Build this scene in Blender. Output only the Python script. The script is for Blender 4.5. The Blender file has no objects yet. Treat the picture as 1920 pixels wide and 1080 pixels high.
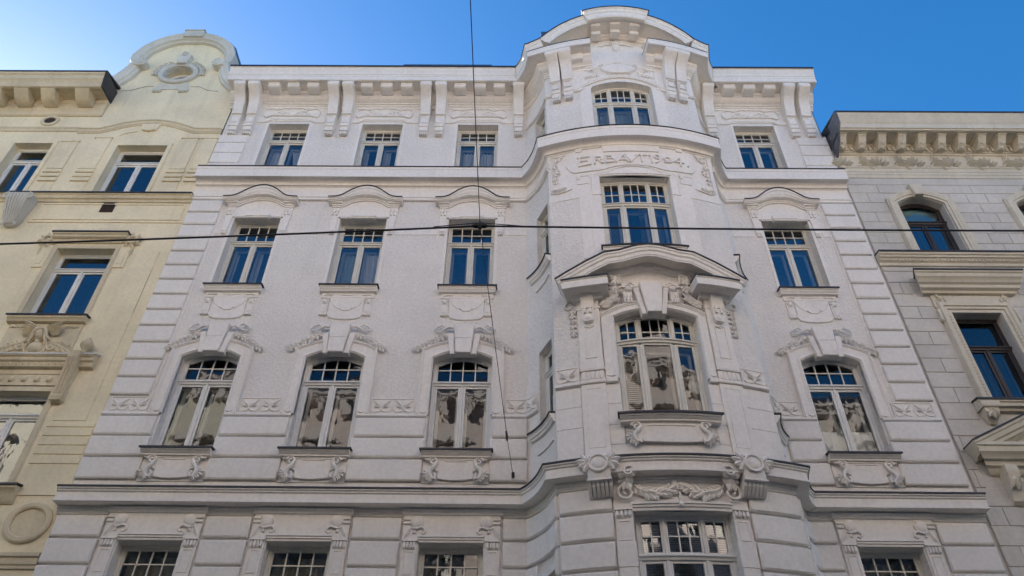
import bpy, bmesh, math, random
from mathutils import Vector, Matrix
random.seed(7)
PI = math.pi
S = bpy.context.scene
col = S.collection

# ------------------------------------------------------------------ camera
cam_d = bpy.data.cameras.new('camera')
cam = bpy.data.objects.new('camera', cam_d); col.objects.link(cam)
cam_d.sensor_width = 36.0; cam_d.lens = 26.25
cam_d.clip_start = 0.05; cam_d.clip_end = 2000
RR = ((0.9999457, -0.00662198, -0.00804612), (0.00176097, -0.6536447, 0.75679951), (0.01027082, 0.75677259, 0.65359755))
mw = Matrix.Identity(4)
for r in range(3):
    mw[r][0] = RR[r][0]; mw[r][1] = RR[r][1]; mw[r][2] = -RR[r][2]
mw[0][3], mw[1][3], mw[2][3] = 0.0, -12.0, 1.6
cam.matrix_world = mw
S.camera = cam

# ------------------------------------------------------------------ sky, sun, exposure
SUN_EL, SUN_ROT = math.radians(24), math.radians(-45)
w = bpy.data.worlds.new('World'); S.world = w; w.use_nodes = True
nt = w.node_tree
bg = nt.nodes['Background']
sky = nt.nodes.new('ShaderNodeTexSky'); sky.sky_type = 'NISHITA'
sky.sun_disc = False; sky.sun_elevation = SUN_EL; sky.sun_rotation = SUN_ROT
sky.altitude = 200; sky.air_density = 1.0; sky.dust_density = 0.9; sky.ozone_density = 3.0
hs = nt.nodes.new('ShaderNodeHueSaturation'); hs.inputs['Saturation'].default_value = 1.33
nt.links.new(sky.outputs[0], hs.inputs['Color']); nt.links.new(hs.outputs[0], bg.inputs[0]); bg.inputs[1].default_value = 0.078
sd = Vector((math.sin(SUN_ROT) * math.cos(SUN_EL), math.cos(SUN_ROT) * math.cos(SUN_EL), math.sin(SUN_EL)))
sun_d = bpy.data.lights.new('sun', 'SUN'); sun_d.energy = 5.0; sun_d.angle = math.radians(0.53); sun_d.color = (1.0, 0.93, 0.84)
sun = bpy.data.objects.new('sun', sun_d); col.objects.link(sun)
sun.rotation_euler = sd.to_track_quat('Z', 'Y').to_euler(); sun.location = (0, 0, 60)
S.view_settings.view_transform = 'Standard'; S.view_settings.look = 'None'
S.view_settings.gamma = 1.0; S.view_settings.exposure = 1.93
S.render.engine = 'CYCLES'
S.cycles.max_bounces = 8; S.cycles.diffuse_bounces = 5; S.cycles.glossy_bounces = 4; S.cycles.transparent_max_bounces = 12
S.cycles.caustics_reflective = False; S.cycles.caustics_refractive = False

# ------------------------------------------------------------------ materials
def new_mat(name):
    m = bpy.data.materials.new(name); m.use_nodes = True
    return m, m.node_tree, m.node_tree.nodes['Principled BSDF']
def N(t, k, **kw):
    n = t.nodes.new(k)
    for a, b in kw.items(): setattr(n, a, b)
    return n
def ramp(t, src, lo, hi, p0=0.35, p1=0.65):
    r = N(t, 'ShaderNodeValToRGB'); t.links.new(src, r.inputs[0])
    r.color_ramp.elements[0].position = p0; r.color_ramp.elements[0].color = (*lo, 1)
    r.color_ramp.elements[1].position = p1; r.color_ramp.elements[1].color = (*hi, 1)
    return r.outputs[0]
def mixc(t, fac, a, b, mode='MIX'):
    m = N(t, 'ShaderNodeMix', data_type='RGBA', blend_type=mode)
    if isinstance(fac, (int, float)): m.inputs[0].default_value = fac
    else: t.links.new(fac, m.inputs[0])
    for i, v in ((6, a), (7, b)):
        if isinstance(v, tuple): m.inputs[i].default_value = (*v[:3], 1)
        else: t.links.new(v, m.inputs[i])
    return m.outputs[2]
def noise(t, vec, scale, detail=4, rough=0.55, sx=None):
    if sx:
        mp = N(t, 'ShaderNodeMapping'); mp.inputs[3].default_value = sx; t.links.new(vec, mp.inputs[0]); vec = mp.outputs[0]
    n = N(t, 'ShaderNodeTexNoise'); n.inputs['Scale'].default_value = scale; n.inputs['Detail'].default_value = detail
    n.inputs['Roughness'].default_value = rough; t.links.new(vec, n.inputs['Vector'])
    return n.outputs[0]
def plaster(name, c, var=0.06, bumps=((60, 0.25, 0.004),), dirt=(0.55, 0.5, 0.44), dirt_amt=0.25, pits=0.0, rough=0.9, piece=0.0):
    m, t, b = new_mat(name)
    pos = N(t, 'ShaderNodeNewGeometry').outputs['Position']
    lo = tuple(x * (1 - var) for x in c); hi = tuple(min(1, x * (1 + var)) for x in c)
    cc = ramp(t, noise(t, pos, 0.9, 5), lo, hi)
    cc = mixc(t, 1.0, cc, ramp(t, noise(t, pos, 14, 6, 0.65), (0.93,) * 3, (1.04,) * 3), 'MULTIPLY')
    st = noise(t, pos, 1.0, 5, 0.6, (3.2, 3.2, 0.35))
    fac = N(t, 'ShaderNodeMapRange'); t.links.new(st, fac.inputs[0])
    fac.inputs[1].default_value = 0.54; fac.inputs[2].default_value = 0.80; fac.inputs[4].default_value = dirt_amt
    cc = mixc(t, fac.outputs[0], cc, tuple(x * y for x, y in zip(c, dirt)))
    if pits:
        v = N(t, 'ShaderNodeTexVoronoi'); v.inputs['Scale'].default_value = 9; t.links.new(pos, v.inputs['Vector'])
        pr = N(t, 'ShaderNodeMapRange'); t.links.new(v.outputs['Distance'], pr.inputs[0])
        pr.inputs[1].default_value = 0.05; pr.inputs[2].default_value = 0.11; pr.inputs[3].default_value = pits; pr.inputs[4].default_value = 0
        gate = ramp(t, noise(t, pos, 2.3, 2), (0,) * 3, (1,) * 3, 0.5, 0.62)
        g = N(t, 'ShaderNodeMath', operation='MULTIPLY'); t.links.new(pr.outputs[0], g.inputs[0]); t.links.new(gate, g.inputs[1])
        cc = mixc(t, g.outputs[0], cc, tuple(x * 0.35 for x in c))
    if piece:
        oi = N(t, 'ShaderNodeObjectInfo'); mr = N(t, 'ShaderNodeMapRange'); t.links.new(oi.outputs['Random'], mr.inputs[0]); mr.inputs[3].default_value = 1 - piece; mr.inputs[4].default_value = 1 + piece * .6
        cv = N(t, 'ShaderNodeCombineColor'); [t.links.new(mr.outputs[0], cv.inputs[i]) for i in range(3)]
        cc = mixc(t, 1.0, cc, cv.outputs[0], 'MULTIPLY')
    t.links.new(cc, b.inputs['Base Color']); b.inputs['Roughness'].default_value = rough
    b.inputs['Specular IOR Level'].default_value = 0.25
    last = None
    for sc, strg, dist in bumps:
        bn = N(t, 'ShaderNodeBump'); bn.inputs['Strength'].default_value = strg; bn.inputs['Distance'].default_value = dist
        t.links.new(noise(t, pos, sc, 5, 0.6), bn.inputs['Height'])
        if last: t.links.new(last, bn.inputs['Normal'])
        last = bn.outputs[0]
    if last: t.links.new(last, b.inputs['Normal'])
    return m
def simple(name, c, rough=0.6, metal=0.0, var=0.12, scale=8):
    m, t, b = new_mat(name)
    pos = N(t, 'ShaderNodeNewGeometry').outputs['Position']
    t.links.new(ramp(t, noise(t, pos, scale, 5), tuple(x * (1 - var) for x in c), tuple(min(1, x * (1 + var)) for x in c)), b.inputs['Base Color'])
    b.inputs['Roughness'].default_value = rough; b.inputs['Metallic'].default_value = metal
    return m
def painted_wood(name, c, peel=0.0):
    m, t, b = new_mat(name)
    pos = N(t, 'ShaderNodeNewGeometry').outputs['Position']
    cc = ramp(t, noise(t, pos, 3, 4), tuple(x * 0.9 for x in c), c)
    if peel:
        f = ramp(t, noise(t, pos, 9, 6, 0.7, (6, 6, 1)), (0,) * 3, (peel,) * 3, 0.60, 0.66)
        cc = mixc(t, f, cc, (0.16, 0.13, 0.10))
    t.links.new(cc, b.inputs['Base Color']); b.inputs['Roughness'].default_value = 0.5
    return m
def glass_mat(name, ior=2.1, wav=0.10, tint=(0.80, 0.85, 0.86)):
    m, t, b = new_mat(name); t.nodes.remove(b)
    out = t.nodes['Material Output']
    pos = N(t, 'ShaderNodeNewGeometry').outputs['Position']
    oi = N(t, 'ShaderNodeObjectInfo')
    add = N(t, 'ShaderNodeVectorMath', operation='ADD')
    sc = N(t, 'ShaderNodeVectorMath', operation='SCALE'); sc.inputs[3].default_value = 7.0
    cmb = N(t, 'ShaderNodeCombineXYZ')
    for i in range(3): t.links.new(oi.outputs['Random'], cmb.inputs[i])
    t.links.new(cmb.outputs[0], sc.inputs[0]); t.links.new(pos, add.inputs[0]); t.links.new(sc.outputs[0], add.inputs[1])
    h = noise(t, add.outputs[0], 2.6, 2, 0.5, (1.6, 1.6, 1.0))
    bn = N(t, 'ShaderNodeBump'); bn.inputs['Strength'].default_value = wav; bn.inputs['Distance'].default_value = 0.1
    t.links.new(h, bn.inputs['Height'])
    gl = N(t, 'ShaderNodeBsdfGlossy'); gl.inputs['Roughness'].default_value = 0.015; gl.inputs['Color'].default_value = (0.95, 0.97, 1, 1)
    t.links.new(bn.outputs[0], gl.inputs['Normal'])
    tr = N(t, 'ShaderNodeBsdfTransparent'); tr.inputs['Color'].default_value = (*tint, 1)
    fr = N(t, 'ShaderNodeFresnel'); fr.inputs['IOR'].default_value = ior
    mx = N(t, 'ShaderNodeMixShader'); t.links.new(fr.outputs[0], mx.inputs[0]); t.links.new(tr.outputs[0], mx.inputs[1]); t.links.new(gl.outputs[0], mx.inputs[2])
    t.links.new(mx.outputs[0], out.inputs['Surface'])
    return m
WH = (0.85, 0.805, 0.745)
M = dict(
    rough=plaster('roughcast_white', tuple(x * 0.97 for x in WH), 0.04, ((20, 0.8, 0.035), (70, 0.4, 0.006)), dirt_amt=0.16, pits=0.5),
    white=plaster('smooth_white', WH, 0.03, ((5, 0.12, 0.02), (90, 0.15, 0.002)), dirt_amt=0.20),
    block=plaster('block_white', tuple(x * 0.985 for x in WH), 0.035, ((7, 0.15, 0.015), (110, 0.35, 0.003)), dirt_amt=0.20, piece=0.035),
    yellow=plaster('yellow_plaster', (0.82, 0.72, 0.505), 0.09, ((10, 0.2, 0.015), (90, 0.35, 0.004)), (0.62, 0.58, 0.55), 0.5),
    ytrim=plaster('yellow_trim', (0.66, 0.57, 0.40), 0.12, ((12, 0.25, 0.015),), (0.6, 0.56, 0.52), 0.55),
    yzinc=plaster('pale_grey_trim', (0.62, 0.60, 0.53), 0.10, ((12, 0.2, 0.012),), (0.7, 0.68, 0.66), 0.4),
    ygable=plaster('gable_plaster', (0.64, 0.61, 0.50), 0.07, ((10, 0.2, 0.012),), (0.7, 0.68, 0.66), 0.4),
    stone=plaster('grey_ashlar', (0.63, 0.59, 0.525), 0.10, ((8, 0.2, 0.012), (70, 0.3, 0.003)), (0.68, 0.66, 0.63), 0.45, piece=0.07),
    beige=plaster('beige_trim', (0.67, 0.61, 0.49), 0.09, ((12, 0.25, 0.012),), (0.66, 0.62, 0.58), 0.45),
    pink=plaster('pink_plaster', (0.66, 0.57, 0.52), 0.05, ((10, 0.2, 0.012),), dirt_amt=0.2),
    pinktrim=plaster('pale_trim', (0.66, 0.60, 0.555), 0.05, ((10, 0.2, 0.012),), dirt_amt=0.2),
    cream=painted_wood('cream_paint', (0.74, 0.71, 0.62), 0.5),
    wframe=painted_wood('white_paint', (0.78, 0.77, 0.73), 0.15),
    dframe=painted_wood('dark_brown_paint', (0.035, 0.026, 0.024)),
    glass=glass_mat('old_glass', 1.66, 0.022),
    glass_sky=glass_mat('upper_old_glass', 2.35, 0.03),
    glass_flat=glass_mat('new_glass', 2.2, 0.02),
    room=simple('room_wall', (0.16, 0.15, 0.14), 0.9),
    metal=simple('dark_sheet_metal', (0.045, 0.043, 0.045), 0.55, 0.3),
    zinc=simple('zinc_sheet', (0.16, 0.17, 0.19), 0.45, 0.6),
    bluemetal=simple('blue_grey_frame', (0.10, 0.15, 0.22), 0.35, 0.5),
    cable=simple('black_rubber', (0.012, 0.012, 0.014), 0.6),
    steel=simple('steel_wire', (0.09, 0.085, 0.08), 0.5, 0.6),
    curtain=simple('white_sheer', (0.85, 0.85, 0.85), 0.9, 0, 0.05, 4),
    greycurtain=simple('grey_green_curtain', (0.48, 0.55, 0.52), 0.9, 0, 0.08, 4),
    blind=simple('blind_slats', (0.55, 0.52, 0.47), 0.7, 0, 0.06, 4),
    tealblind=simple('teal_blind', (0.16, 0.30, 0.32), 0.7, 0, 0.06, 4),
    netcurtain=simple('beige_net', (0.42, 0.38, 0.32), 0.9, 0, 0.1, 5),
    flower=simple('pink_flower', (0.65, 0.08, 0.14), 0.7),
    leafg=simple('green_leaf', (0.06, 0.11, 0.04), 0.7),
    pot=simple('white_pot', (0.6, 0.58, 0.55), 0.5),
    vent=simple('rusty_vent', (0.045, 0.028, 0.02), 0.8, 0.1, 0.4, 30),
    asphalt=plaster('asphalt', (0.055, 0.055, 0.057), 0.15, ((60, 0.5, 0.01),), dirt_amt=0.3),
    paving=plaster('pavement_concrete', (0.24, 0.235, 0.225), 0.1, ((40, 0.4, 0.006),), dirt_amt=0.3),
    kerb=plaster('granite_kerb', (0.33, 0.32, 0.31), 0.12, ((60, 0.4, 0.004),), dirt_amt=0.3),
    ground=plaster('ground_earth', (0.16, 0.15, 0.13), 0.15, (), dirt_amt=0.3),
    marking=plaster('white_road_paint', (0.7, 0.7, 0.68), 0.06, ((60, 0.3, 0.003),), dirt_amt=0.4),
)

# ------------------------------------------------------------------ frames: (a along wall, z up, d out of the wall) -> world
CXB, RB = 2.52, 5.57
CYB = -1.27 + RB
XL0, XR0 = 0.19, 4.87                    # where the concave flanks leave the flat wall
S_C = 1.885                              # half arc length of the bay front
WL, WR = -7.70, 7.80
def flat(a, z, d): return (a, -d, z)
def bay(a, z, d):
    th = a / RB
    return (CXB + (RB + d) * math.sin(th), CYB - (RB + d) * math.cos(th), z)
cL = bay(-S_C, 0, 0); cR = bay(S_C, 0, 0)
def bez(p0, p1, p2, n):
    return [((1 - t) ** 2 * p0[0] + 2 * t * (1 - t) * p1[0] + t * t * p2[0], (1 - t) ** 2 * p0[1] + 2 * t * (1 - t) * p1[1] + t * t * p2[1]) for t in [i / n for i in range(n + 1)]]
NC = 14
LEFTC = bez((XL0, 0), (0.555, -0.36), cL[:2], NC)
RIGHTC = [(2 * CXB - x, y) for x, y in reversed(LEFTC)]
XR0 = RIGHTC[-1][0]
def polyframe(pts):
    L = [0]
    for p, q in zip(pts, pts[1:]): L.append(L[-1] + math.hypot(q[0] - p[0], q[1] - p[1]))
    def f(a, z, d):
        a = max(0, min(L[-1], a)); i = 0
        while i < len(L) - 2 and a > L[i + 1]: i += 1
        t = (a - L[i]) / (L[i + 1] - L[i]); p, q = pts[i], pts[i + 1]
        def nrm(k):
            k0, k1 = max(0, k - 1), min(len(pts) - 1, k + 1)
            tx, ty = pts[k1][0] - pts[k0][0], pts[k1][1] - pts[k0][1]; l = math.hypot(tx, ty)
            return ty / l, -tx / l
        n0, n1 = nrm(i), nrm(i + 1)
        nx, ny = n0[0] + (n1[0] - n0[0]) * t, n0[1] + (n1[1] - n0[1]) * t
        return (p[0] + (q[0] - p[0]) * t + nx * d, p[1] + (q[1] - p[1]) * t + ny * d, z)
    return f, L[-1]
conL, LC = polyframe(LEFTC)
conR, _ = polyframe(RIGHTC)
NB = 28
PATH = [(WL - 0.05, 0.0)] + LEFTC + [bay(-S_C + 2 * S_C * i / NB, 0, 0)[:2] for i in range(1, NB)] + RIGHTC + [(WR + 0.03, 0.0)]
def mitre(pts):
    out = []
    for i, p in enumerate(pts):
        ns = []
        if i: tx, ty = p[0] - pts[i - 1][0], p[1] - pts[i - 1][1]; l = math.hypot(tx, ty); ns.append((ty / l, -tx / l))
        if i < len(pts) - 1: tx, ty = pts[i + 1][0] - p[0], pts[i + 1][1] - p[1]; l = math.hypot(tx, ty); ns.append((ty / l, -tx / l))
        if len(ns) == 1: out.append(ns[0]); continue
        mx, my = ns[0][0] + ns[1][0], ns[0][1] + ns[1][1]; l2 = mx * mx + my * my
        out.append((2 * mx / l2, 2 * my / l2))
    return out
PN = mitre(PATH)

# ------------------------------------------------------------------ mesh builder
class MB:
    def __init__(s, F=flat): s.v = []; s.f = []; s.F = F
    def loft(s, rings, closed=True, cap=True, mapped=False):
        """rings of (a,z,d) triples"""
        n = len(rings[0]); b = len(s.v)
        for r in rings: s.v += [p if mapped else s.F(*p) for p in r]
        m = n if closed else n - 1
        for i in range(len(rings) - 1):
            for j in range(m):
                k = (j + 1) % n
                s.f.append((b + i * n + j, b + i * n + k, b + (i + 1) * n + k, b + (i + 1) * n + j))
        if cap:
            s.f.append(tuple(b + j for j in range(n))[::-1]); s.f.append(tuple(b + (len(rings) - 1) * n + j for j in range(n)))
        return s
    def box(s, a0, a1, z0, z1, d0, d1, c=0.0, n=1):
        if c:
            c = min(c, (a1 - a0) * .45, (z1 - z0) * .45, abs(d1 - d0) * .9)
            full = [(z0, d0), (z0, d1 - c), (z0 + c, d1), (z1 - c, d1), (z1, d1 - c), (z1, d0)]
            lo = [(z0, d0), (z0, d1 - c), (z0 + c, d1 - c), (z1 - c, d1 - c), (z1, d1 - c), (z1, d0)]
            sec = [(a0, lo)] + [(a0 + c + (a1 - a0 - 2 * c) * i / n, full) for i in range(n + 1)] + [(a1, lo)]
        else:
            full = [(z0, d0), (z0, d1), (z1, d1), (z1, d0)]
            sec = [(a0 + (a1 - a0) * i / n, full) for i in range(n + 1)]
        return s.loft([[(a, z, d) for z, d in p] for a, p in sec])
    def prism(s, poly, d0, d1, c=0.0):
        n = len(poly)
        ar = sum(poly[i][0] * poly[(i + 1) % n][1] - poly[(i + 1) % n][0] * poly[i][1] for i in range(n))
        if ar < 0: poly = poly[::-1]
        if c:
            ins = []
            for i in range(n):
                p, q, r = poly[i - 1], poly[i], poly[(i + 1) % n]
                def nr(u, v):
                    l = math.hypot(v[0] - u[0], v[1] - u[1]) or 1e-9
                    return (-(v[1] - u[1]) / l, (v[0] - u[0]) / l)
                n0, n1 = nr(p, q), nr(q, r); mx, my = n0[0] + n1[0], n0[1] + n1[1]; l2 = max(mx * mx + my * my, .6)
                ins.append((q[0] + 2 * mx / l2 * c, q[1] + 2 * my / l2 * c))
            rings = [[(a, z, d0) for a, z in poly], [(a, z, d1 - c) for a, z in poly], [(a, z, d1) for a, z in ins]]
        else: rings = [[(a, z, d0) for a, z in poly], [(a, z, d1) for a, z in poly]]
        b = len(s.v)
        for r in rings: s.v += [s.F(*p) for p in r]
        for i in range(len(rings) - 1):
            for j in range(n):
                k = (j + 1) % n; s.f.append((b + i * n + j, b + i * n + k, b + (i + 1) * n + k, b + (i + 1) * n + j))
        s.f.append(tuple(b + (len(rings) - 1) * n + j for j in range(n)))
        return s
    def sweep(s, path, prof, closed=False, ts=None):
        """profile of (t,d) swept along a path in the wall plane; t is along the left normal"""
        n = len(path); rings = []
        for i, p in enumerate(path):
            ns = []
            pr = path[i - 1] if (i or closed) else None; nx = path[(i + 1) % n] if (i < n - 1 or closed) else None
            for u, v in ((pr, p), (p, nx)):
                if u and v:
                    l = math.hypot(v[0] - u[0], v[1] - u[1]) or 1e-9; ns.append((-(v[1] - u[1]) / l, (v[0] - u[0]) / l))
            if len(ns) == 1: m = ns[0]
            else:
                mx, my = ns[0][0] + ns[1][0], ns[0][1] + ns[1][1]; l2 = max(mx * mx + my * my, 0.8); m = (2 * mx / l2, 2 * my / l2)
            k = ts[i] if ts else 1
            rings.append([(p[0] + m[0] * t * k, p[1] + m[1] * t * k, d) for t, d in prof])
        if closed: rings.append(rings[0])
        return s.loft(rings, True, not closed)
    def hmould(s, i0, i1, prof, sc=None):
        """horizontal moulding along the building plan PATH[i0..i1]; profile of (d,z)"""
        rings = []
        for i in range(i0, i1 + 1):
            k = sc(i) if sc else 1
            rings.append([(PATH[i][0] + PN[i][0] * d * k, PATH[i][1] + PN[i][1] * d * k, z) for d, z in prof])
        return s.loft(rings, True, True, True)
    def mould(s, a0, a1, prof, n=1):
        return s.loft([[(a0 + (a1 - a0) * i / n, z, d) for d, z in prof] for i in range(n + 1)])
    def tube(s, path, r, n=6, cap=True):
        pts = [Vector(s.F(*p)) for p in path]; rings = []; rr = r if isinstance(r, (list, tuple)) else [r] * len(pts)
        ref = Vector((0.12, -1, 0.07)).normalized()
        for i, p in enumerate(pts):
            t = (pts[min(i + 1, len(pts) - 1)] - pts[max(i - 1, 0)]);
            if t.length < 1e-9: t = Vector((1, 0, 0))
            t.normalize(); u = t.cross(ref)
            if u.length < 1e-3: u = t.cross(Vector((1, 0, 0.3)))
            u.normalize(); v = t.cross(u)
            rings.append([tuple(p + (u * math.cos(2 * PI * k / n) + v * math.sin(2 * PI * k / n)) * rr[i]) for k in range(n)])
        return s.loft(rings, True, cap, True)
    def dome(s, a, z, d, r, h, n=14, rz=None, rings=3, rim=0.0):
        rz = rz or r; R = []
        prof = [(1, 0)] + ([(1, rim)] if rim else []) + [(math.cos(PI / 2 * i / rings), rim + h * math.sin(PI / 2 * i / rings)) for i in range(1, rings)] + [(0.02, rim + h)]
        for q, dd in prof: R.append([(a + r * q * math.cos(2 * PI * k / n), z + rz * q * math.sin(2 * PI * k / n), d + dd) for k in range(n)])
        return s.loft(R, True, True)
    def ring(s, a, z, r0, r1, d0, d1, n=24, rz=1.0):
        path = [(a + (r0 + r1) / 2 * math.cos(2 * PI * k / n), z + (r0 + r1) / 2 * rz * math.sin(2 * PI * k / n)) for k in range(n)]
        h = (r1 - r0) / 2
        return s.sweep(path, [(-h, d0), (-h, (d0 + d1 * 2) / 3), (-h * .5, d1), (h * .5, d1), (h, (d0 + d1 * 2) / 3), (h, d0)], True)
    def leaf(s, a, z, d, ang, L, W, h=0.03, lift=0.0):
        ca, sa = math.cos(ang), math.sin(ang); b = len(s.v)
        def P(u, v, e): return s.F(a + u * ca - v * sa, z + u * sa + v * ca, d + e)
        s.v += [P(0, 0, 0), P(L * .3, W * .42, h * .1), P(L * .62, W * .5, h * .2), P(L, 0, lift), P(L * .62, -W * .5, h * .2), P(L * .3, -W * .42, h * .1), P(L * .25, 0, h), P(L * .65, 0, h * .9 + lift * .5)]
        for f in ((0, 6, 1), (1, 6, 7, 2), (2, 7, 3), (3, 7, 4), (4, 7, 6, 5), (5, 6, 0)): s.f.append(tuple(b + i for i in f))
        return s
    def spiral(s, a, z, d, r0, r1, a0, turns, rad, n=14, taper=0.6):
        p = []; rr = []
        for i in range(n + 1):
            t = i / n; q = a0 + turns * 2 * PI * t; r = r0 + (r1 - r0) * t
            p.append((a + r * math.cos(q), z + r * math.sin(q), d)); rr.append(rad * (1 - (1 - taper) * t))
        return s.tube(p, rr)
    def wall(s, a0, a1, z0, z1, ops, n=1, rd=0.25, extra=()):
        top = z1 if callable(z1) else (lambda a: z1)
        def head(o, a):
            h = (o[1] - o[0]) / 2; u = (a - (o[0] + o[1]) / 2) / h
            if o[4] < 0: return (o[2] + o[3]) / 2 + (o[3] - o[2]) / 2 * math.sqrt(max(0, 1 - u * u))
            return o[3] - o[4] * u ** 2
        def foot(o, a):
            return (o[2] + o[3]) - head(o, a) if o[4] < 0 else o[2]
        cuts = lambda o: [o[0] + (o[1] - o[0]) * (.5 - .5 * math.cos(PI * i / 16)) for i in range(17)] if o[4] < 0 else [o[0] + (o[1] - o[0]) * i / (10 if o[4] else 1) for i in range((10 if o[4] else 1) + 1)]
        br = {a0, a1} | set(a0 + (a1 - a0) * i / n for i in range(n + 1)) | set(extra)
        for o in ops:
            br |= set(cuts(o))
        br = sorted(x for x in br if a0 - 1e-9 <= x <= a1 + 1e-9); bb = [br[0]]
        for x in br[1:]:
            if x - bb[-1] > 1e-4: bb.append(x)
        for p, q in zip(bb, bb[1:]):
            m = (p + q) / 2; cur = (z0, z0)
            for o in sorted((o for o in ops if o[0] < m < o[1]), key=lambda o: o[2]):
                s.quad([(p, cur[0], 0), (q, cur[1], 0), (q, foot(o, q), 0), (p, foot(o, p), 0)]); cur = (head(o, p), head(o, q))
            s.quad([(p, cur[0], 0), (q, cur[1], 0), (q, top(q), 0), (p, top(p), 0)])
        for o in ops:
            pts = ([(o[0], o[2])] if o[4] >= 0 else []) + [(a, head(o, a)) for a in cuts(o)] + ([(o[1], o[2])] if o[4] >= 0 else [(a, foot(o, a)) for a in cuts(o)[-2:0:-1]])
            for u, v in zip(pts, pts[1:] + pts[:1]):
                s.quad([(u[0], u[1], 0), (v[0], v[1], 0), (v[0], v[1], -rd), (u[0], u[1], -rd)])
        return s
    def strip(s, a0, a1, bot, top, d0, d1, n=12):
        f = lambda q: q if callable(q) else (lambda a: q)
        bot, top = f(bot), f(top)
        return s.loft([[(a, bot(a), d0), (a, bot(a), d1), (a, top(a), d1), (a, top(a), d0)] for a in [a0 + (a1 - a0) * i / n for i in range(n + 1)]])
    def quad(s, pts):
        b = len(s.v); s.v += [s.F(*p) for p in pts]; s.f.append(tuple(range(b, b + len(pts)))); return s

LOC = {}
def mk(name, mb, mat, parent=None, ang=35, **props):
    vs = mb.v
    lo = [min(v[i] for v in vs) for i in range(3)]; hi = [max(v[i] for v in vs) for i in range(3)]
    c = Vector([(l + h) / 2 for l, h in zip(lo, hi)])
    me = bpy.data.meshes.new(name); me.from_pydata([tuple(Vector(v) - c) for v in vs], [], mb.f)
    bm = bmesh.new(); bm.from_mesh(me)
    bmesh.ops.remove_doubles(bm, verts=bm.verts, dist=1e-5); (name != 'pane') and bmesh.ops.recalc_face_normals(bm, faces=bm.faces); bm.to_mesh(me); bm.free()
    me.polygons.foreach_set('use_smooth', [True] * len(me.polygons)); me.set_sharp_from_angle(angle=math.radians(ang))
    me.materials.append(M[mat])
    o = bpy.data.objects.new(name, me); col.objects.link(o); LOC[o.name] = c.copy()
    if parent: o.parent = parent; o.location = c - LOC[parent.name]
    else: o.location = c
    for k, v in props.items(): o[k] = v
    return o
def empty(name, loc, **props):
    o = bpy.data.objects.new(name, None); col.objects.link(o); o.location = loc; LOC[o.name] = Vector(loc)
    o.empty_display_size = 0.5
    for k, v in props.items(): o[k] = v
    return o
def clone(o, dx, parent=None, top=True):
    c = o.copy(); col.objects.link(c); c.parent = parent if parent else o.parent
    if top: c.location = o.location + Vector((dx, 0, 0))
    LOC[c.name] = LOC[o.name] + Vector((dx, 0, 0))
    for ch in KIDS.get(o.name, []): 
        k = clone(ch, dx, c, False); KIDS.setdefault(c.name, []).append(k)
    return c
KIDS = {}
def sub(name, mb, mat, parent, **kw):
    o = mk(name, mb, mat, parent, **kw); KIDS.setdefault(parent.name, []).append(o); return o
def mir(poly): return [(-a, z) for a, z in reversed(poly)]
def symm(half): return half + [(-a, z) for a, z in reversed(half) if abs(a) > 1e-6]

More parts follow.
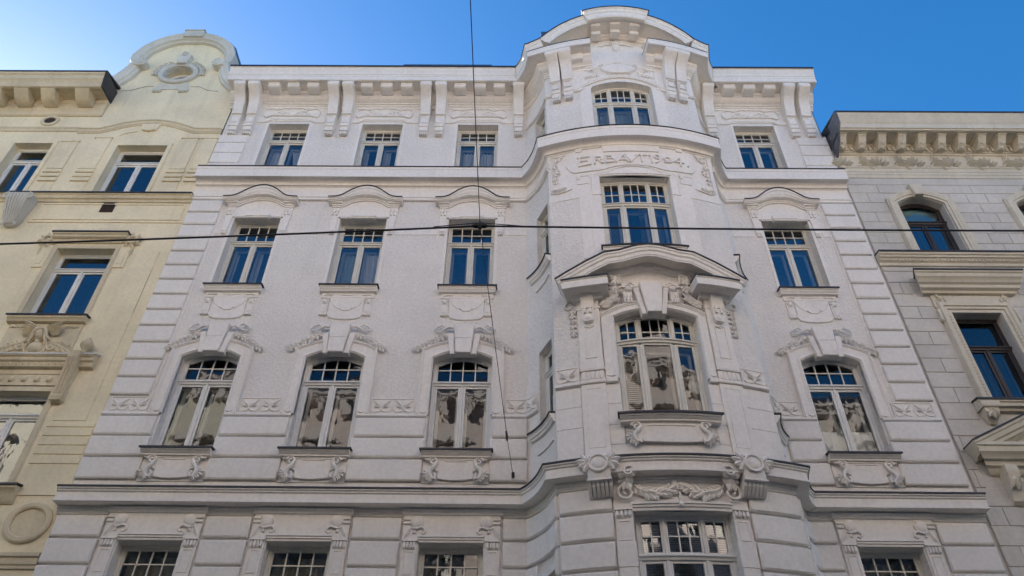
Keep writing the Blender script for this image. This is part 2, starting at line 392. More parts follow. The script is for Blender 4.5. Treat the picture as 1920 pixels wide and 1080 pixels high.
# ------------------------------------------------------------------ windows
def window(parent, F, a0, a1, z0, z1, rise, ztr, lights, up, rows, d, mat='cream', glass='glass', inner=True, bow=0.0, n=1, zrow=None, room=True, mull=0.05):
    """lights: list of relative widths below and above the transom; up: glazing columns per upper light"""
    ac, hw = (a0 + a1) / 2, (a1 - a0) / 2
    zt = lambda a, off=0: z1 - off - rise * ((a - ac) / hw) ** 2
    fr = 0.055
    if glass == 'glass' and z0 > 11: glass = 'glass_sky'
    b = MB(F)
    b.box(a0, a0 + fr, z0, zt(a0 + fr), d - .06, d + .03, .008); b.box(a1 - fr, a1, z0, zt(a1 - fr), d - .06, d + .03, .008)
    b.box(a0 + fr, a1 - fr, z0, z0 + fr, d - .06, d + .028, .008, n)
    k = 10 if rise else max(1, n)
    top = [(a0 + (a1 - a0) * i / k, zt(a0 + (a1 - a0) * i / k)) for i in range(k + 1)]
    b.sweep(top, [(0, d - .06), (0, d + .032), (-fr, d + .032), (-fr, d - .06)])
    tot = sum(lights); edges = [a0 + fr]
    iw = a1 - a0 - 2 * fr - mull * (len(lights) - 1); spans = []; x = a0 + fr
    for i, l in enumerate(lights):
        spans.append((x, x + iw * l / tot)); x += iw * l / tot + mull
    for i in range(len(spans) - 1):
        p, q = spans[i][1], spans[i + 1][0]
        b.box(p, q, z0 + fr, ztr - .035, d - .06, d + .036, .012)
        if len(lights) > 2: b.box(p, q, ztr + .035, zt((p + q) / 2) - fr, d - .06, d + .036, .012)
    bz = lambda a: bow * (1 - ((a - ac) / hw) ** 2)
    trp = [(a0 + (a1 - a0) * i / max(n, 8 if bow else 1), ztr + bz(a0 + (a1 - a0) * i / max(n, 8 if bow else 1))) for i in range(max(n, 8 if bow else 1) + 1)]
    b.sweep(trp, [(.045, d - .06), (.045, d + .05), (.02, d + .075), (.005, d + .075), (-.01, d + .05), (-.045, d + .04), (-.045, d - .06)])
    w = mk('window', b, mat, parent)
    sw = .045; gd = d - .012
    for p, q in spans:                                            # lower sashes
        zb, zh = z0 + fr, ztr - .045 + bz((p + q) / 2)
        s = MB(F)
        s.box(p, p + sw, zb, zh, d - .03, d + .015, .006); s.box(q - sw, q, zb, zh, d - .03, d + .015, .006)
        s.box(p + sw, q - sw, zb, zb + sw * 1.2, d - .03, d + .014, .006); s.box(p + sw, q - sw, zh - sw, zh, d - .03, d + .014, .006)
        sub('sash', s, mat, w)
        g = MB(F); g.quad([(p + sw, zb + sw, gd), (q - sw, zb + sw, gd), (q - sw, zh - sw, gd), (p + sw, zh - sw, gd)])
        sub('pane', g, glass, w)
    if len(lights) > 2: usp = spans
    else: usp = [(a0 + fr, a1 - fr)]
    for (p, q), nc in zip(usp, up):                               # upper lights with glazing bars
        zb = ztr + .045
        bb = lambda a: zb + bz(a)
        s = MB(F); ow = .032
        s.box(p, p + ow, bb(p), zt(p + ow, fr), d - .03, d + .015, .005); s.box(q - ow, q, bb(q), zt(q - ow, fr), d - .03, d + .015, .005)
        kk = 6
        tp = [(p + ow + (q - p - 2 * ow) * i / kk, zt(p + ow + (q - p - 2 * ow) * i / kk, fr)) for i in range(kk + 1)]
        s.sweep(tp, [(0, d - .03), (0, d + .014), (-ow, d + .014), (-ow, d - .03)])
        bp = [(p + ow + (q - p - 2 * ow) * i / kk, bb(p + ow + (q - p - 2 * ow) * i / kk)) for i in range(kk + 1)]
        s.sweep(bp, [(ow, d - .03), (ow, d + .014), (0, d + .014), (0, d - .03)])
        sub('upper_sash', s, mat, w)
        if nc == 0: cols = [(p + ow, q - ow)]; rr_ = 1
        else: cols = [(p + ow + (q - p - 2 * ow) * i / nc, p + ow + (q - p - 2 * ow) * (i + 1) / nc) for i in range(nc)]; rr_ = rows
        zr = zrow or (zb + (z1 - rise * .6 - fr - zb) * .5)
        if nc:
            mb_ = MB(F); h = .011
            for i in range(1, nc): x = cols[i][0]; mb_.box(x - h, x + h, bb(x) + ow, zt(x, fr + ow), d - .026, d + .010)
            if rr_ == 2:
                for x0, x1 in cols: mb_.box(x0 + h, x1 - h, zr - h, zr + h, d - .026, d + .009)
            sub('glazing_bars', mb_, mat, w)
        for x0, x1 in cols:
            for r in range(rr_):
                lo0, lo1 = (bb(x0) + ow * .8, bb(x1) + ow * .8) if r == 0 else (zr, zr)
                hi0, hi1 = (zr, zr) if (r == 0 and rr_ == 2) else (zt(x0, fr + ow * .8), zt(x1, fr + ow * .8))
                g = MB(F); t0 = random.uniform(-.003, .003); t1 = random.uniform(-.003, .003)
                g.quad([(x0 + .008, lo0, gd + t0), (x1 - .008, lo1, gd + t1), (x1 - .008, hi1, gd - t0), (x0 + .008, hi0, gd - t1)])
                sub('pane', g, glass, w)
    if inner:                                                     # second casement behind
        s = MB(F); di = d - .17
        for p, q in spans:
            zb, zh = z0 + fr, ztr - .06; o = .03; iw_ = .06
            s.box(p + o, p + o + iw_, zb, zh, di - .03, di + .01); s.box(q - o - iw_, q - o, zb, zh, di - .03, di + .01)
            s.box(p + o + iw_, q - o - iw_, zh - iw_, zh, di - .03, di + .01); s.box(p + o + iw_, q - o - iw_, zb, zb + iw_, di - .03, di + .01)
        s.box(a0, a1, ztr - .05, ztr + .03, di - .03, di + .012)
        sub('inner_casement', s, mat, w)
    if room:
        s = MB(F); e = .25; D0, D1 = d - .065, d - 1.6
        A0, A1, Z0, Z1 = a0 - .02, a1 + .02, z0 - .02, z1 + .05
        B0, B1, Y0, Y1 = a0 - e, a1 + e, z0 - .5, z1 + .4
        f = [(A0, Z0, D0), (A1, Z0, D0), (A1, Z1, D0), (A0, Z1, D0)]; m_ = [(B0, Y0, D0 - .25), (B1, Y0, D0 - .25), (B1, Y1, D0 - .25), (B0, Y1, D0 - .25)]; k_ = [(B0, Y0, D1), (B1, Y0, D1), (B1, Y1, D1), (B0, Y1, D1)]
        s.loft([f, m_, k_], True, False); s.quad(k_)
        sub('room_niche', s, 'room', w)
    return w

# ------------------------------------------------------------------ ground, street
def slab(name, x0, x1, y0, y1, z0, z1, mat, **kw):
    b = MB(lambda a, z, d: (a, d, z)); b.loft([[(x0, z0, y0), (x1, z0, y0), (x1, z0, y1), (x0, z0, y1)], [(x0, z1, y0), (x1, z1, y0), (x1, z1, y1), (x0, z1, y1)]])
    return mk(name, b, mat, **kw)
slab('ground', -600, 600, -600, 600, -0.3, -0.02, 'ground', kind='structure')
slab('road', -80, 80, -11.4, -2.3, -0.019, 0.0, 'asphalt', kind='structure')
slab('pavement', -80, 80, -2.15, 3.0, -0.019, 0.125, 'paving', kind='structure')
slab('kerb', -80, 80, -2.3, -2.15, -0.019, 0.13, 'kerb', kind='structure')
slab('pavement', -80, 80, -14.6, -11.55, -0.019, 0.125, 'paving', kind='structure')
slab('kerb', -80, 80, -11.55, -11.4, -0.019, 0.13, 'kerb', kind='structure')

# ------------------------------------------------------------------ the white building
WB = empty('apartment_building', (0, 0, 0), label='white stucco apartment house with curved central bay and date inscription', category='building')
AX = [-6.02, -3.57, -1.07, 6.10]
def ops_for(axs):
    o = []
    for a in axs:
        o += [(a - .53, a + .53, 4.2, 6.42, 0), (a - .575, a + .575, 8.07, 10.285, .19), (a - .535, a + .535, 11.93, 14.04, 0), (a - .53, a + .53, 15.45, 17.60, 0)]
    return o
mk('wall', MB().wall(WL, XL0, 0, 18.6, ops_for(AX[:3]), 1, .27), 'rough', WB)
mk('wall', MB().wall(XR0, WR, 0, 18.6, ops_for(AX[3:]), 1, .27), 'rough', WB)
SIDE = [(.36, .92, 3.6, 5.72, 0), (.36, .92, 8.32, 10.05, 0), (.36, .92, 12.05, 13.75, 0), (.36, .92, 15.7, 17.28, 0)]
SIDER = [(LC - o[1], LC - o[0], *o[2:]) for o in SIDE]
mk('flank_wall', MB(conL).wall(0, LC, 0, 18.6, SIDE, NC, .2), 'rough', WB)
mk('flank_wall', MB(conR).wall(0, LC, 0, 18.6, SIDER, NC, .2), 'rough', WB)
GZ = 19.99; GR = 2.50
def arcz(s, off=0.0): return GZ - GR + math.sqrt(max(0, (GR - off) ** 2 - s * s))
BAYOPS = [(-.74, .74, 4.1, 6.45, 0), (-.75, .75, 8.10, 10.35, .17), (-.76, .76, 11.93, 14.12, 0), (-.75, .75, 15.5, 17.67, .17)]
mk('bay_wall', MB(bay).wall(-S_C, S_C, 0, lambda s: 18.62 if abs(s) > 1.72 else max(18.62, arcz(s, .2)), BAYOPS, 36, .24), 'rough', WB)

# --- long mouldings following the plan
I_END = len(PATH) - 1
I0 = 0
def metal_edge(z, d, dt=.022):  # thin sheet metal covering
    return [(0.0, z + .075), (d, z + .018), (d + .004, z - .012), (d - .006, z - .012), (0.0, z + .055)]
mk('cornice', MB().hmould(0, I_END, [(0, 7.29), (.30, 7.232), (.30, 7.20), (.275, 7.19), (.27, 7.165), (.245, 7.15), (.245, 7.035), (.265, 7.025), (.265, 6.99), (.24, 6.985), (.075, 6.985), (.06, 6.965), (.03, 6.965), (.03, 7.0), (0, 7.0)]), 'white', WB)
mk('cornice_flashing', MB().hmould(0, I_END, metal_edge(7.236, .315)), 'metal', WB)
mk('string_course', MB().hmould(0, I_END, [(0, 6.97), (.075, 6.97), (.075, 6.945), (.05, 6.93), (.05, 6.90), (.035, 6.885), (.03, 6.86), (0, 6.86)]), 'white', WB)
mk('cornice', MB().hmould(0, I_END, [(0, 15.61), (.285, 15.555), (.285, 15.47), (.275, 15.46), (.275, 15.235), (.285, 15.225), (.285, 15.195), (.25, 15.195), (.20, 15.215), (.15, 15.205), (.11, 15.175), (.09, 15.13), (.09, 15.105), (.05, 15.105), (.03, 15.08), (0, 15.08)]), 'white', WB)
mk('cornice_flashing', MB().hmould(0, I_END, metal_edge(15.56, .30)), 'metal', WB)
mk('frieze_band', MB().hmould(1, NC + 1, [(0, 15.10), (.022, 15.10), (.022, 14.70), (0, 14.70)]), 'white', WB)
mk('frieze_band', MB().hmould(0, 1, [(0, 15.10), (.024, 15.10), (.024, 14.70), (0, 14.70)]), 'white', WB)
mk('frieze_band', MB().hmould(I_END - NC - 1, I_END, [(0, 15.10), (.024, 15.10), (.024, 14.70), (0, 14.70)]), 'white', WB)
STR4 = [(0, 14.76), (.065, 14.755), (.065, 14.72), (.045, 14.71), (.045, 14.675), (.06, 14.665), (.06, 14.635), (.03, 14.62), (0, 14.62)]
iL, iR = NC + 1, I_END - NC - 1          # the two arrises of the bay
mk('string_course', MB().hmould(0, iL, STR4), 'white', WB)
mk('string_course', MB().hmould(iR, I_END, STR4), 'white', WB)
# main cornice: crown follows the plan up to the gable, fascia and soffit go on a little along the bay
def csc(i):
    x, y = PATH[i]
    return 1 - .17 * min(1, max(0, -y / .9))
CROWN = [(.40, 18.95), (.62, 19.15), (.75, 19.135), (.75, 19.09), (.725, 19.075), (.715, 19.01), (.69, 18.965), (.68, 18.86), (.66, 18.84), (.40, 18.84)]
FASC = [(0, 18.90), (.60, 18.86), (.665, 18.845), (.665, 18.80), (.655, 18.79), (.655, 18.65), (.64, 18.64), (.60, 18.64), (.60, 18.655), (.30, 18.655), (.30, 18.56), (.27, 18.54), (.24, 18.47), (.17, 18.41), (.11, 18.385), (.11, 18.345), (.075, 18.34), (.075, 18.30), (.045, 18.28), (.04, 18.22), (0, 18.22)]
kL = max(i for i in range(iL, iR) if PATH[i][0] < CXB - .62); kR = min(i for i in range(iL, iR) if PATH[i][0] > CXB + .58)
mk('main_cornice', MB().hmould(0, kL, FASC, csc), 'white', WB); mk('main_cornice', MB().hmould(kR, I_END, FASC, csc), 'white', WB)
mk('cornice_crown', MB().hmould(0, iL, CROWN, csc), 'white', WB); mk('cornice_crown', MB().hmould(iR, I_END, CROWN, csc), 'white', WB)
RE = [(.3, 19.175), (.60, 19.18), (.765, 19.165), (.77, 19.10), (.758, 19.10), (.752, 19.145), (.3, 19.17)]
mk('roof_edge', MB().hmould(0, iL, RE, csc), 'metal', WB); mk('roof_edge', MB().hmould(iR, I_END, RE, csc), 'metal', WB)
FE = [(0, 18.955), (.665, 18.885), (.672, 18.85), (.66, 18.85), (.6, 18.87), (0, 18.925)]
mk('cornice_flashing', MB().hmould(iL, kL, FE, csc), 'metal', WB); mk('cornice_flashing', MB().hmould(kR, iR, FE, csc), 'metal', WB)
# roof behind
rf = MB(lambda a, z, d: (a, d, z))
rf.loft([[(WL, 18.98, -.35), (WL, 19.20, -.45), (WL, 22.0, 5.5), (WL, 21.5, 5.5)], [(WR, 18.98, -.35), (WR, 19.20, -.45), (WR, 22.0, 5.5), (WR, 21.5, 5.5)]])
mk('roof', rf, 'metal', WB)
for x in (WL + .01, WR - .01):
    q = MB(lambda a, z, d: (a, d, z)); q.loft([[(x - .01, 0, 0.0), (x + .01, 0, 0.0), (x + .01, 0, 9), (x - .01, 0, 9)], [(x - .01, 18.5, 0.0), (x + .01, 18.5, 0.0), (x + .01, 18.5, 9), (x - .01, 18.5, 9)]])
    mk('side_wall', q, 'rough', WB)
bk = MB(lambda a, z, d: (a, d, z)); bk.loft([[(WL + .05, 0, 5.4), (WR - .05, 0, 5.4), (WR - .05, 0, 5.5), (WL + .05, 0, 5.5)], [(WL + .05, 21.9, 5.4), (WR - .05, 21.9, 5.4), (WR - .05, 21.9, 5.5), (WL + .05, 21.9, 5.5)]])
mk('rear_wall', bk, 'rough', WB)

# --- consoles and modillions under the main cornice
def console(F, a, sc=1.0, dz=0.0):
    pr = [(.58, 18.65, .140), (.635, 18.615, .142), (.655, 18.55, .142), (.64, 18.485, .142), (.585, 18.435, .140), (.48, 18.385, .138), (.38, 18.30, .136), (.31, 18.19, .134), (.275, 18.06, .131), (.25, 17.94, .129), (.215, 17.85, .127), (.195, 17.81, .125), (.23, 17.795, .128), (.23, 17.76, .128), (.17, 17.74, .122), (.155, 17.40, .112), (.155, 17.36, .111), (.18, 17.35, .12), (.18, 17.31, .12), (.15, 17.30, .112), (.14, 17.17, .108)]
    b = MB(F); rings = []
    for d, z, h in pr: rings.append([(a - h, z + dz, .0), (a - h, z + dz, d * sc - .012), (a - h + .012, z + dz, d * sc), (a + h - .012, z + dz, d * sc), (a + h, z + dz, d * sc - .012), (a + h, z + dz, .0)])
    b.loft(rings)
    o = mk('console', b, 'white', WB, ang=28)
    v = MB(F)                                                     # volute rolls, panel frame, drops
    vr = MB(F); vr.tube([(a - .158, 18.55 + dz, .575 * sc), (a - .157, 18.55 + dz, .575 * sc), (a - .150, 18.55 + dz, .575 * sc), (a + .150, 18.55 + dz, .575 * sc), (a + .157, 18.55 + dz, .575 * sc), (a + .158, 18.55 + dz, .575 * sc)], [.03, .03, .07, .07, .03, .03], 12)
    for x in (-.083, .083): v.box(a + x - .007, a + x + .007, 17.45 + dz, 17.70 + dz, .15, .178)
    v.box(a - .076, a + .076, 17.445 + dz, 17.46 + dz, .15, .178); v.box(a - .076, a + .076, 17.69 + dz, 17.705 + dz, .15, .18)
    KIDS.setdefault(o.name, []); sub('volute_roll', vr, 'white', o); sub('console_trim', v, 'white', o)
    g = MB(F)
    for i in range(4): x = a - .078 + i * .052; g.box(x - .02, x + .02, 17.06 + dz, 17.165 + dz, .02, .12, .012)
    sub('guttae', g, 'white', o)
    return o
c0 = console(flat, -4.91)
for x in (-7.40, -7.02, -4.52, -2.465, -2.065, -.02, 4.97, 7.09, 7.49): clone(c0, x + 4.91)
for s in (-1.60, -1.30, 1.22, 1.52): console(bay, s, .85)
def modillion(F, a, sc=1.0, dz=0):
    b = MB(F); b.loft([[(a + x, 18.655 + dz, .28), (a + x, 18.655 + dz, .56 * sc), (a + x, 18.60 + dz, .56 * sc), (a + x, 18.585 + dz, .545 * sc), (a + x, 18.50 + dz, .54 * sc), (a + x, 18.48 + dz, .50 * sc), (a + x, 18.50 + dz, .28)] for x in (-.148, .148)])
    o = mk('modillion', b, 'white', WB)
    v = MB(F); 
    for i in range(6): x = a - .12 + i * .048; v.box(x - .017, x + .017, 18.515 + dz, 18.545 + dz, .5 * sc, .555 * sc)
    KIDS.setdefault(o.name, []); sub('bead_row', v, 'white', o)
    return o
m0 = modillion(flat, -3.52)
for x in (-6.51, -5.99, -5.47, -4.05, -2.99, -1.57, -1.04, -.53, 5.55, 6.07, 6.61): clone(m0, x + 3.52)

# --- frieze cartouche panels of the top storey
def frieze_panel(ax, F=flat, w=.80):
    out = []
    b = MB(F)
    b.box(ax - w - .12, ax + w + .12, 17.70, 18.25, 0, .018)
    half = [(-w - .12, 17.625), (-.66, 17.625), (-.60, 17.65), (-.53, 17.72), (-.45, 17.735)]
    b.sweep([(ax + p, z) for p, z in symm(half + [(0, 17.735)])], [(0, 0), (0, .03), (.03, .05), (.055, .05), (.07, .03), (.08, 0)])
    out.append(mk('frieze_base', b, 'white', WB))
    c = MB(F)
    hp = [(0, 17.89), (-.52, 17.89), (-.60, 17.86), (-.66, 17.83), (-.72, 17.88), (-.745, 18.0), (-.725, 18.11), (-.66, 18.17), (-.55, 18.18), (-.47, 18.15), (-.40, 18.13), (-.33, 18.17), (-.24, 18.205), (-.1, 18.205), (0, 18.225)]
    path = [(ax + p, z) for p, z in hp] + [(ax - p, z) for p, z in reversed(hp[1:-1])]
    c.prism(path, .016, .034, .006)
    c.sweep(path, [(-.018, .01), (-.012, .068), (.012, .068), (.018, .01)], True)
    out.append(mk('cartouche', c, 'white', WB))
    f = MB(F)
    for sg in (-1, 1):
        for k, (dx, dz, an, L) in enumerate(((.30, 18.03, .3, .12), (.30, 18.03, 2.5, .13), (.34, 18.0, -.5, .13), (.28, 18.05, 1.4, .09), (.30, 18.0, 3.6, .12), (.26, 17.98, -1.2, .09), (.40, 17.98, -.2, .12), (.22, 18.0, 3.0, .14))):
            f.leaf(ax + sg * dx, dz, .034, an if sg > 0 else PI - an, L, .05, .03)
        f.dome(ax + sg * .30, 18.02, .035, .03, .03, 8)
        f.spiral(ax + sg * .09, 18.215, .05, .06, .012, PI / 2 - sg * .3, sg * -1.0, .014, 10)
        f.leaf(ax + sg * .03, 17.92, .034, PI / 2 + sg * -1.1, .12, .05, .03); f.leaf(ax + sg * .02, 17.93, .034, PI / 2 + sg * -.5, .09, .04, .03)
    f.dome(ax, 17.925, .034, .07, .03, 10, .03); f.leaf(ax, 18.17, .034, PI / 2, .10, .06, .04)
    out.append(mk('frieze_ornament', f, 'white', WB))
    return out
fp = frieze_panel(-3.57)
for x in AX:
    if x != -3.57:
        for o in fp: clone(o, x + 3.57)

# --- fifth storey quoins and windows
def blocks(name, F, a0, a1, rows, d1, c, mat='block', n=1, parent=None):
    return [mk(name, MB(F).box(a0, a1, z0, z1, 0, d1 + random.uniform(-.003, .003), c, n), mat, parent or WB) for z0, z1 in rows]
Q5 = [(16.775, 17.06), (16.375, 16.75), (15.98, 16.35), (15.64, 15.955)]
blocks('quoin_block', flat, -7.69, -6.955, Q5, .055, .014); blocks('quoin_block', flat, 7.08, 7.83, Q5, .055, .014)
w5 = window(WB, flat, -3.57 - .53, -3.57 + .53, 15.5, 17.60, 0, 17.11, [1, 1], [4], 2, -.24)
rvs = [mk('window_surround', MB().box(-3.57 + p, -3.57 + p + .07, 15.62, 17.615, 0, .012), 'white', WB) for p in (-.60, .53)]
for x in AX:
    if x != -3.57:
        for o in [w5] + rvs: clone(o, x + 3.57)

# ------------------------------------------------------------------ fourth storey units
QR = [14.60 - i * .4165 for i in range(14)]
ROW4 = [(QR[i + 1] + .026, QR[i] - .026) for i in range(13)]
blocks('quoin_block', flat, -7.685, -6.945, ROW4, .078, .02); blocks('quoin_block', flat, 7.07, 7.775, ROW4, .078, .02)
mk('corner_strip', MB().box(-7.695, -6.90, 7.3, 14.62, 0, .012), 'white', WB); mk('corner_strip', MB().box(7.03, 7.835, 7.3, 14.62, 0, .012), 'white', WB)
mk('corner_strip', MB().box(-7.695, -6.93, 15.6, 17.1, 0, .012), 'white', WB); mk('corner_strip', MB().box(7.05, 7.835, 15.6, 17.1, 0, .012), 'white', WB)
def unit4(x):
    out = []
    def P(name, b, mat='white', **k): o = mk(name, b, mat, WB, **k); out.append(o); KIDS.setdefault(o.name, []); return o
    half = [(-.865, 14.525), (-.72, 14.53), (-.62, 14.55), (-.53, 14.60), (-.43, 14.69), (-.33, 14.78), (-.22, 14.855), (-.11, 14.90), (0, 14.915)]
    th = [.30, .30, .31, .38, .52, .68, .84, .95, 1.0]
    path = [(x + a, z) for a, z in symm(half)]; ts = th + th[-2::-1]
    b = MB(); b.sweep(path, [(0, 0), (0, .245), (-.07, .245), (-.09, .225), (-.17, .215), (-.20, .19), (-.235, .185), (-.25, .165), (-.25, .03), (-.25, 0)], ts=ts)
    h = P('window_hood', b)
    b = MB(); b.sweep(path, [(.022, 0), (.022, .262), (-.004, .266), (.004, 0)]); sub('flashing', b, 'metal', h)
    # inner mouldings of the hood
    in1 = [(x + a, z) for a, z in symm([(-.70, 14.40), (-.60, 14.41), (-.52, 14.45), (-.38, 14.56), (-.2, 14.63), (0, 14.65)])]
    b = MB(); b.sweep(in1, [(.06, 0), (.06, .11), (.03, .11), (.02, .085), (-.01, .085), (-.02, .06), (-.045, .06), (-.05, 0)]); sub('inner_moulding', b, 'white', h)
    b = MB(); b.prism([(x - .56, 14.10), (x + .56, 14.10)] + [(x + a, z - .03) for a, z in [(.60, 14.40), (.38, 14.57), (.2, 14.64), (0, 14.66), (-.2, 14.64), (-.38, 14.57), (-.60, 14.40)]], 0, .022)
    P('tympanum', b)
    for sg in (-1, 1):
        b = MB(); b.prism([(x + sg * .765, 14.36), (x + sg * .575, 14.36), (x + sg * .60, 13.60), (x + sg * .725, 13.60)], 0, .05, .006)
        e = P('ear_pilaster', b)
        b = MB(); b.box(x + sg * .67 - .10, x + sg * .67 + .10, 14.36, 14.40, 0, .07); b.box(x + sg * .67 - .115, x + sg * .67 + .115, 14.40, 14.44, 0, .10, .01); b.box(x + sg * .67 - .13, x + sg * .67 + .13, 14.44, 14.49, 0, .15, .01)
        sub('capital', b, 'white', e)
        b = MB()
        for q in (-.04, .04): b.tube([(x + sg * .668 + q, 14.31, .055), (x + sg * .668 + q, 14.10, .055)], [.024, .03], 6)
        b.box(x + sg * .668 - .08, x + sg * .668 + .08, 14.21, 14.225, .05, .08)
        for q in (-.04, 0, .04): b.box(x + sg * .662 + q - .014, x + sg * .662 + q + .014, 13.51, 13.60, 0, .045, .006)
        sub('drops', b, 'white', e)
    b = MB(); b.box(x - .27, x + .27, 13.985, 14.145, 0, .10, .02); b.box(x - .27, x + .27, 14.02, 14.035, 0, .115)
    t = P('lintel_block', b)
    b = MB()
    for sg in (-1, 1):
        b.box(min(sg * .27, sg * .575) + x, max(sg * .27, sg * .575) + x, 14.055, 14.10, 0, .05)
        b.prism([(x + sg * .53, 14.05), (x + sg * .59, 14.05), (x + sg * .59, 14.30), (x + sg * .565, 14.22), (x + sg * .545, 14.14)], 0, .05)
        for i in range(5): q = x + sg * (.30 + i * .052); b.box(q - .018, q + .018, 14.02, 14.058, 0, .042)
    sub('dentils', b, 'white', t)
    for sg in (-1, 1):
        b = MB(); b.box(min(sg * .535, sg * .60) + x, max(sg * .535, sg * .60) + x, 11.93, 14.04, 0, .014); P('window_surround', b)
        for q in (.64, .70): b = MB(); b.box(x + sg * q - .004, x + sg * q + .004, 13.2, 13.5, 0, .008); P('incised_line', b)
    # sill
    b = MB(); b.mould(x - .60, x + .60, [(0, 11.90), (.155, 11.895), (.155, 11.862), (.135, 11.85), (.125, 11.82), (.10, 11.80), (.095, 11.775), (.045, 11.76), (0, 11.76)])
    s = P('window_sill', b)
    b = MB(); b.mould(x - .628, x + .628, [(0, 11.935), (.178, 11.915), (.18, 11.88), (.168, 11.88), (.166, 11.90), (0, 11.91)]); sub('flashing', b, 'metal', s)
    # apron
    b = MB(); b.box(x - .555, x + .555, 11.64, 11.77, 0, .03, .006)
    b.prism([(x + a, z) for a, z in [(-.36, 11.64), (-.36, 11.26), (-.40, 11.20), (-.35, 11.165), (-.33, 11.115), (-.2, 11.075), (0, 11.062), (.2, 11.075), (.33, 11.115), (.35, 11.165), (.40, 11.20), (.36, 11.26), (.36, 11.64)]], 0, .035, .012)
    ap = P('apron_panel', b)
    b = MB()
    sw = [(-.46, 11.60), (-.38, 11.61), (-.33, 11.55), (-.27, 11.44), (-.18, 11.36), (-.09, 11.33), (0, 11.325)]
    b.tube([(x + a, z, .035) for a, z in symm(sw)], .014, 5)
    b.prism([(x - .13, 11.335), (x - .07, 11.28), (x + .07, 11.28), (x + .13, 11.335)], .03, .055, .008)
    for sg in (-1, 1):
        b.tube([(x + sg * .11, 11.37, .04), (x + sg * .14, 11.34, .05), (x + sg * .10, 11.33, .045)], .011, 5)
        b.box(x + sg * .455 - .075, x + sg * .455 + .075, 11.16, 11.62, 0, .03, .006)
        for q in (-.05, 0, .05): b.box(x + sg * .455 + q - .02, x + sg * .455 + q + .02, 11.165, 11.23, 0, .055, .01)
        b.dome(x + sg * .455, 11.53, .03, .055, .035, 9); 
        for k in range(5): b.leaf(x + sg * .455, 11.53, .035, k * 1.256 + .3, .085, .05, .025)
        b.box(x + sg * .455 - .05, x + sg * .455 + .05, 11.25, 11.42, .02, .042, .008)
        b.tube([(x + sg * .50, 11.69, .035), (x + sg * .42, 11.72, .04), (x + sg * .34, 11.70, .045), (x + sg * .30, 11.72, .035)], .014, 5)
        b.tube([(x + sg * .20, 11.72, .03), (x + sg * .0, 11.70, .035)], .010, 5)
    sub('apron_swag', b, 'white', ap)
    out.append(window(WB, flat, x - .535, x + .535, 11.95, 14.04, 0, 13.44, [1, 1], [4], 2, -.24))
    return out
u4 = unit4(-3.57)
for x in AX:
    if x != -3.57:
        for o in u4: clone(o, x + 3.57)
def band(name, segs, z0, z1, d, mat='white'):
    for p, q in segs: mk(name, MB().box(p, q, z0, z1, 0, d, min(.004, d * .3)), mat, WB)
e4 = .78
band('band', [(-6.90, AX[0] - e4), (AX[0] + e4, AX[1] - e4), (AX[1] + e4, AX[2] - e4), (AX[2] + e4, XL0), (XR0, AX[3] - e4), (AX[3] + e4, 7.03)], 13.525, 13.665, .014)

# ------------------------------------------------------------------ third storey units
def vine(b, pts, n, L, W, d, seed=0):
    """leafy garland along a polyline"""
    rnd = random.Random(seed); seg = list(zip(pts, pts[1:])); ln = [math.hypot(q[0] - p[0], q[1] - p[1]) for p, q in seg]; T = sum(ln)
    for i in range(n):
        u = T * (i + .4) / n; k = 0
        while k < len(ln) - 1 and u > ln[k]: u -= ln[k]; k += 1
        p, q = seg[k]; t = u / ln[k]; a, z = p[0] + (q[0] - p[0]) * t, p[1] + (q[1] - p[1]) * t
        an = math.atan2(q[1] - p[1], q[0] - p[0])
        for sg in (-1, 0, 1):
            b.leaf(a, z, d + (.015 if sg == 0 else 0), an + sg * .75 + rnd.uniform(-.2, .2), L * rnd.uniform(.8, 1.15) * (1.1 if sg == 0 else 1), W, .035, .015)
        if i % 2 == 0: b.dome(a + rnd.uniform(-.02, .02), z + rnd.uniform(-.03, .03), d + .02, .022, .025, 7, None, 2)
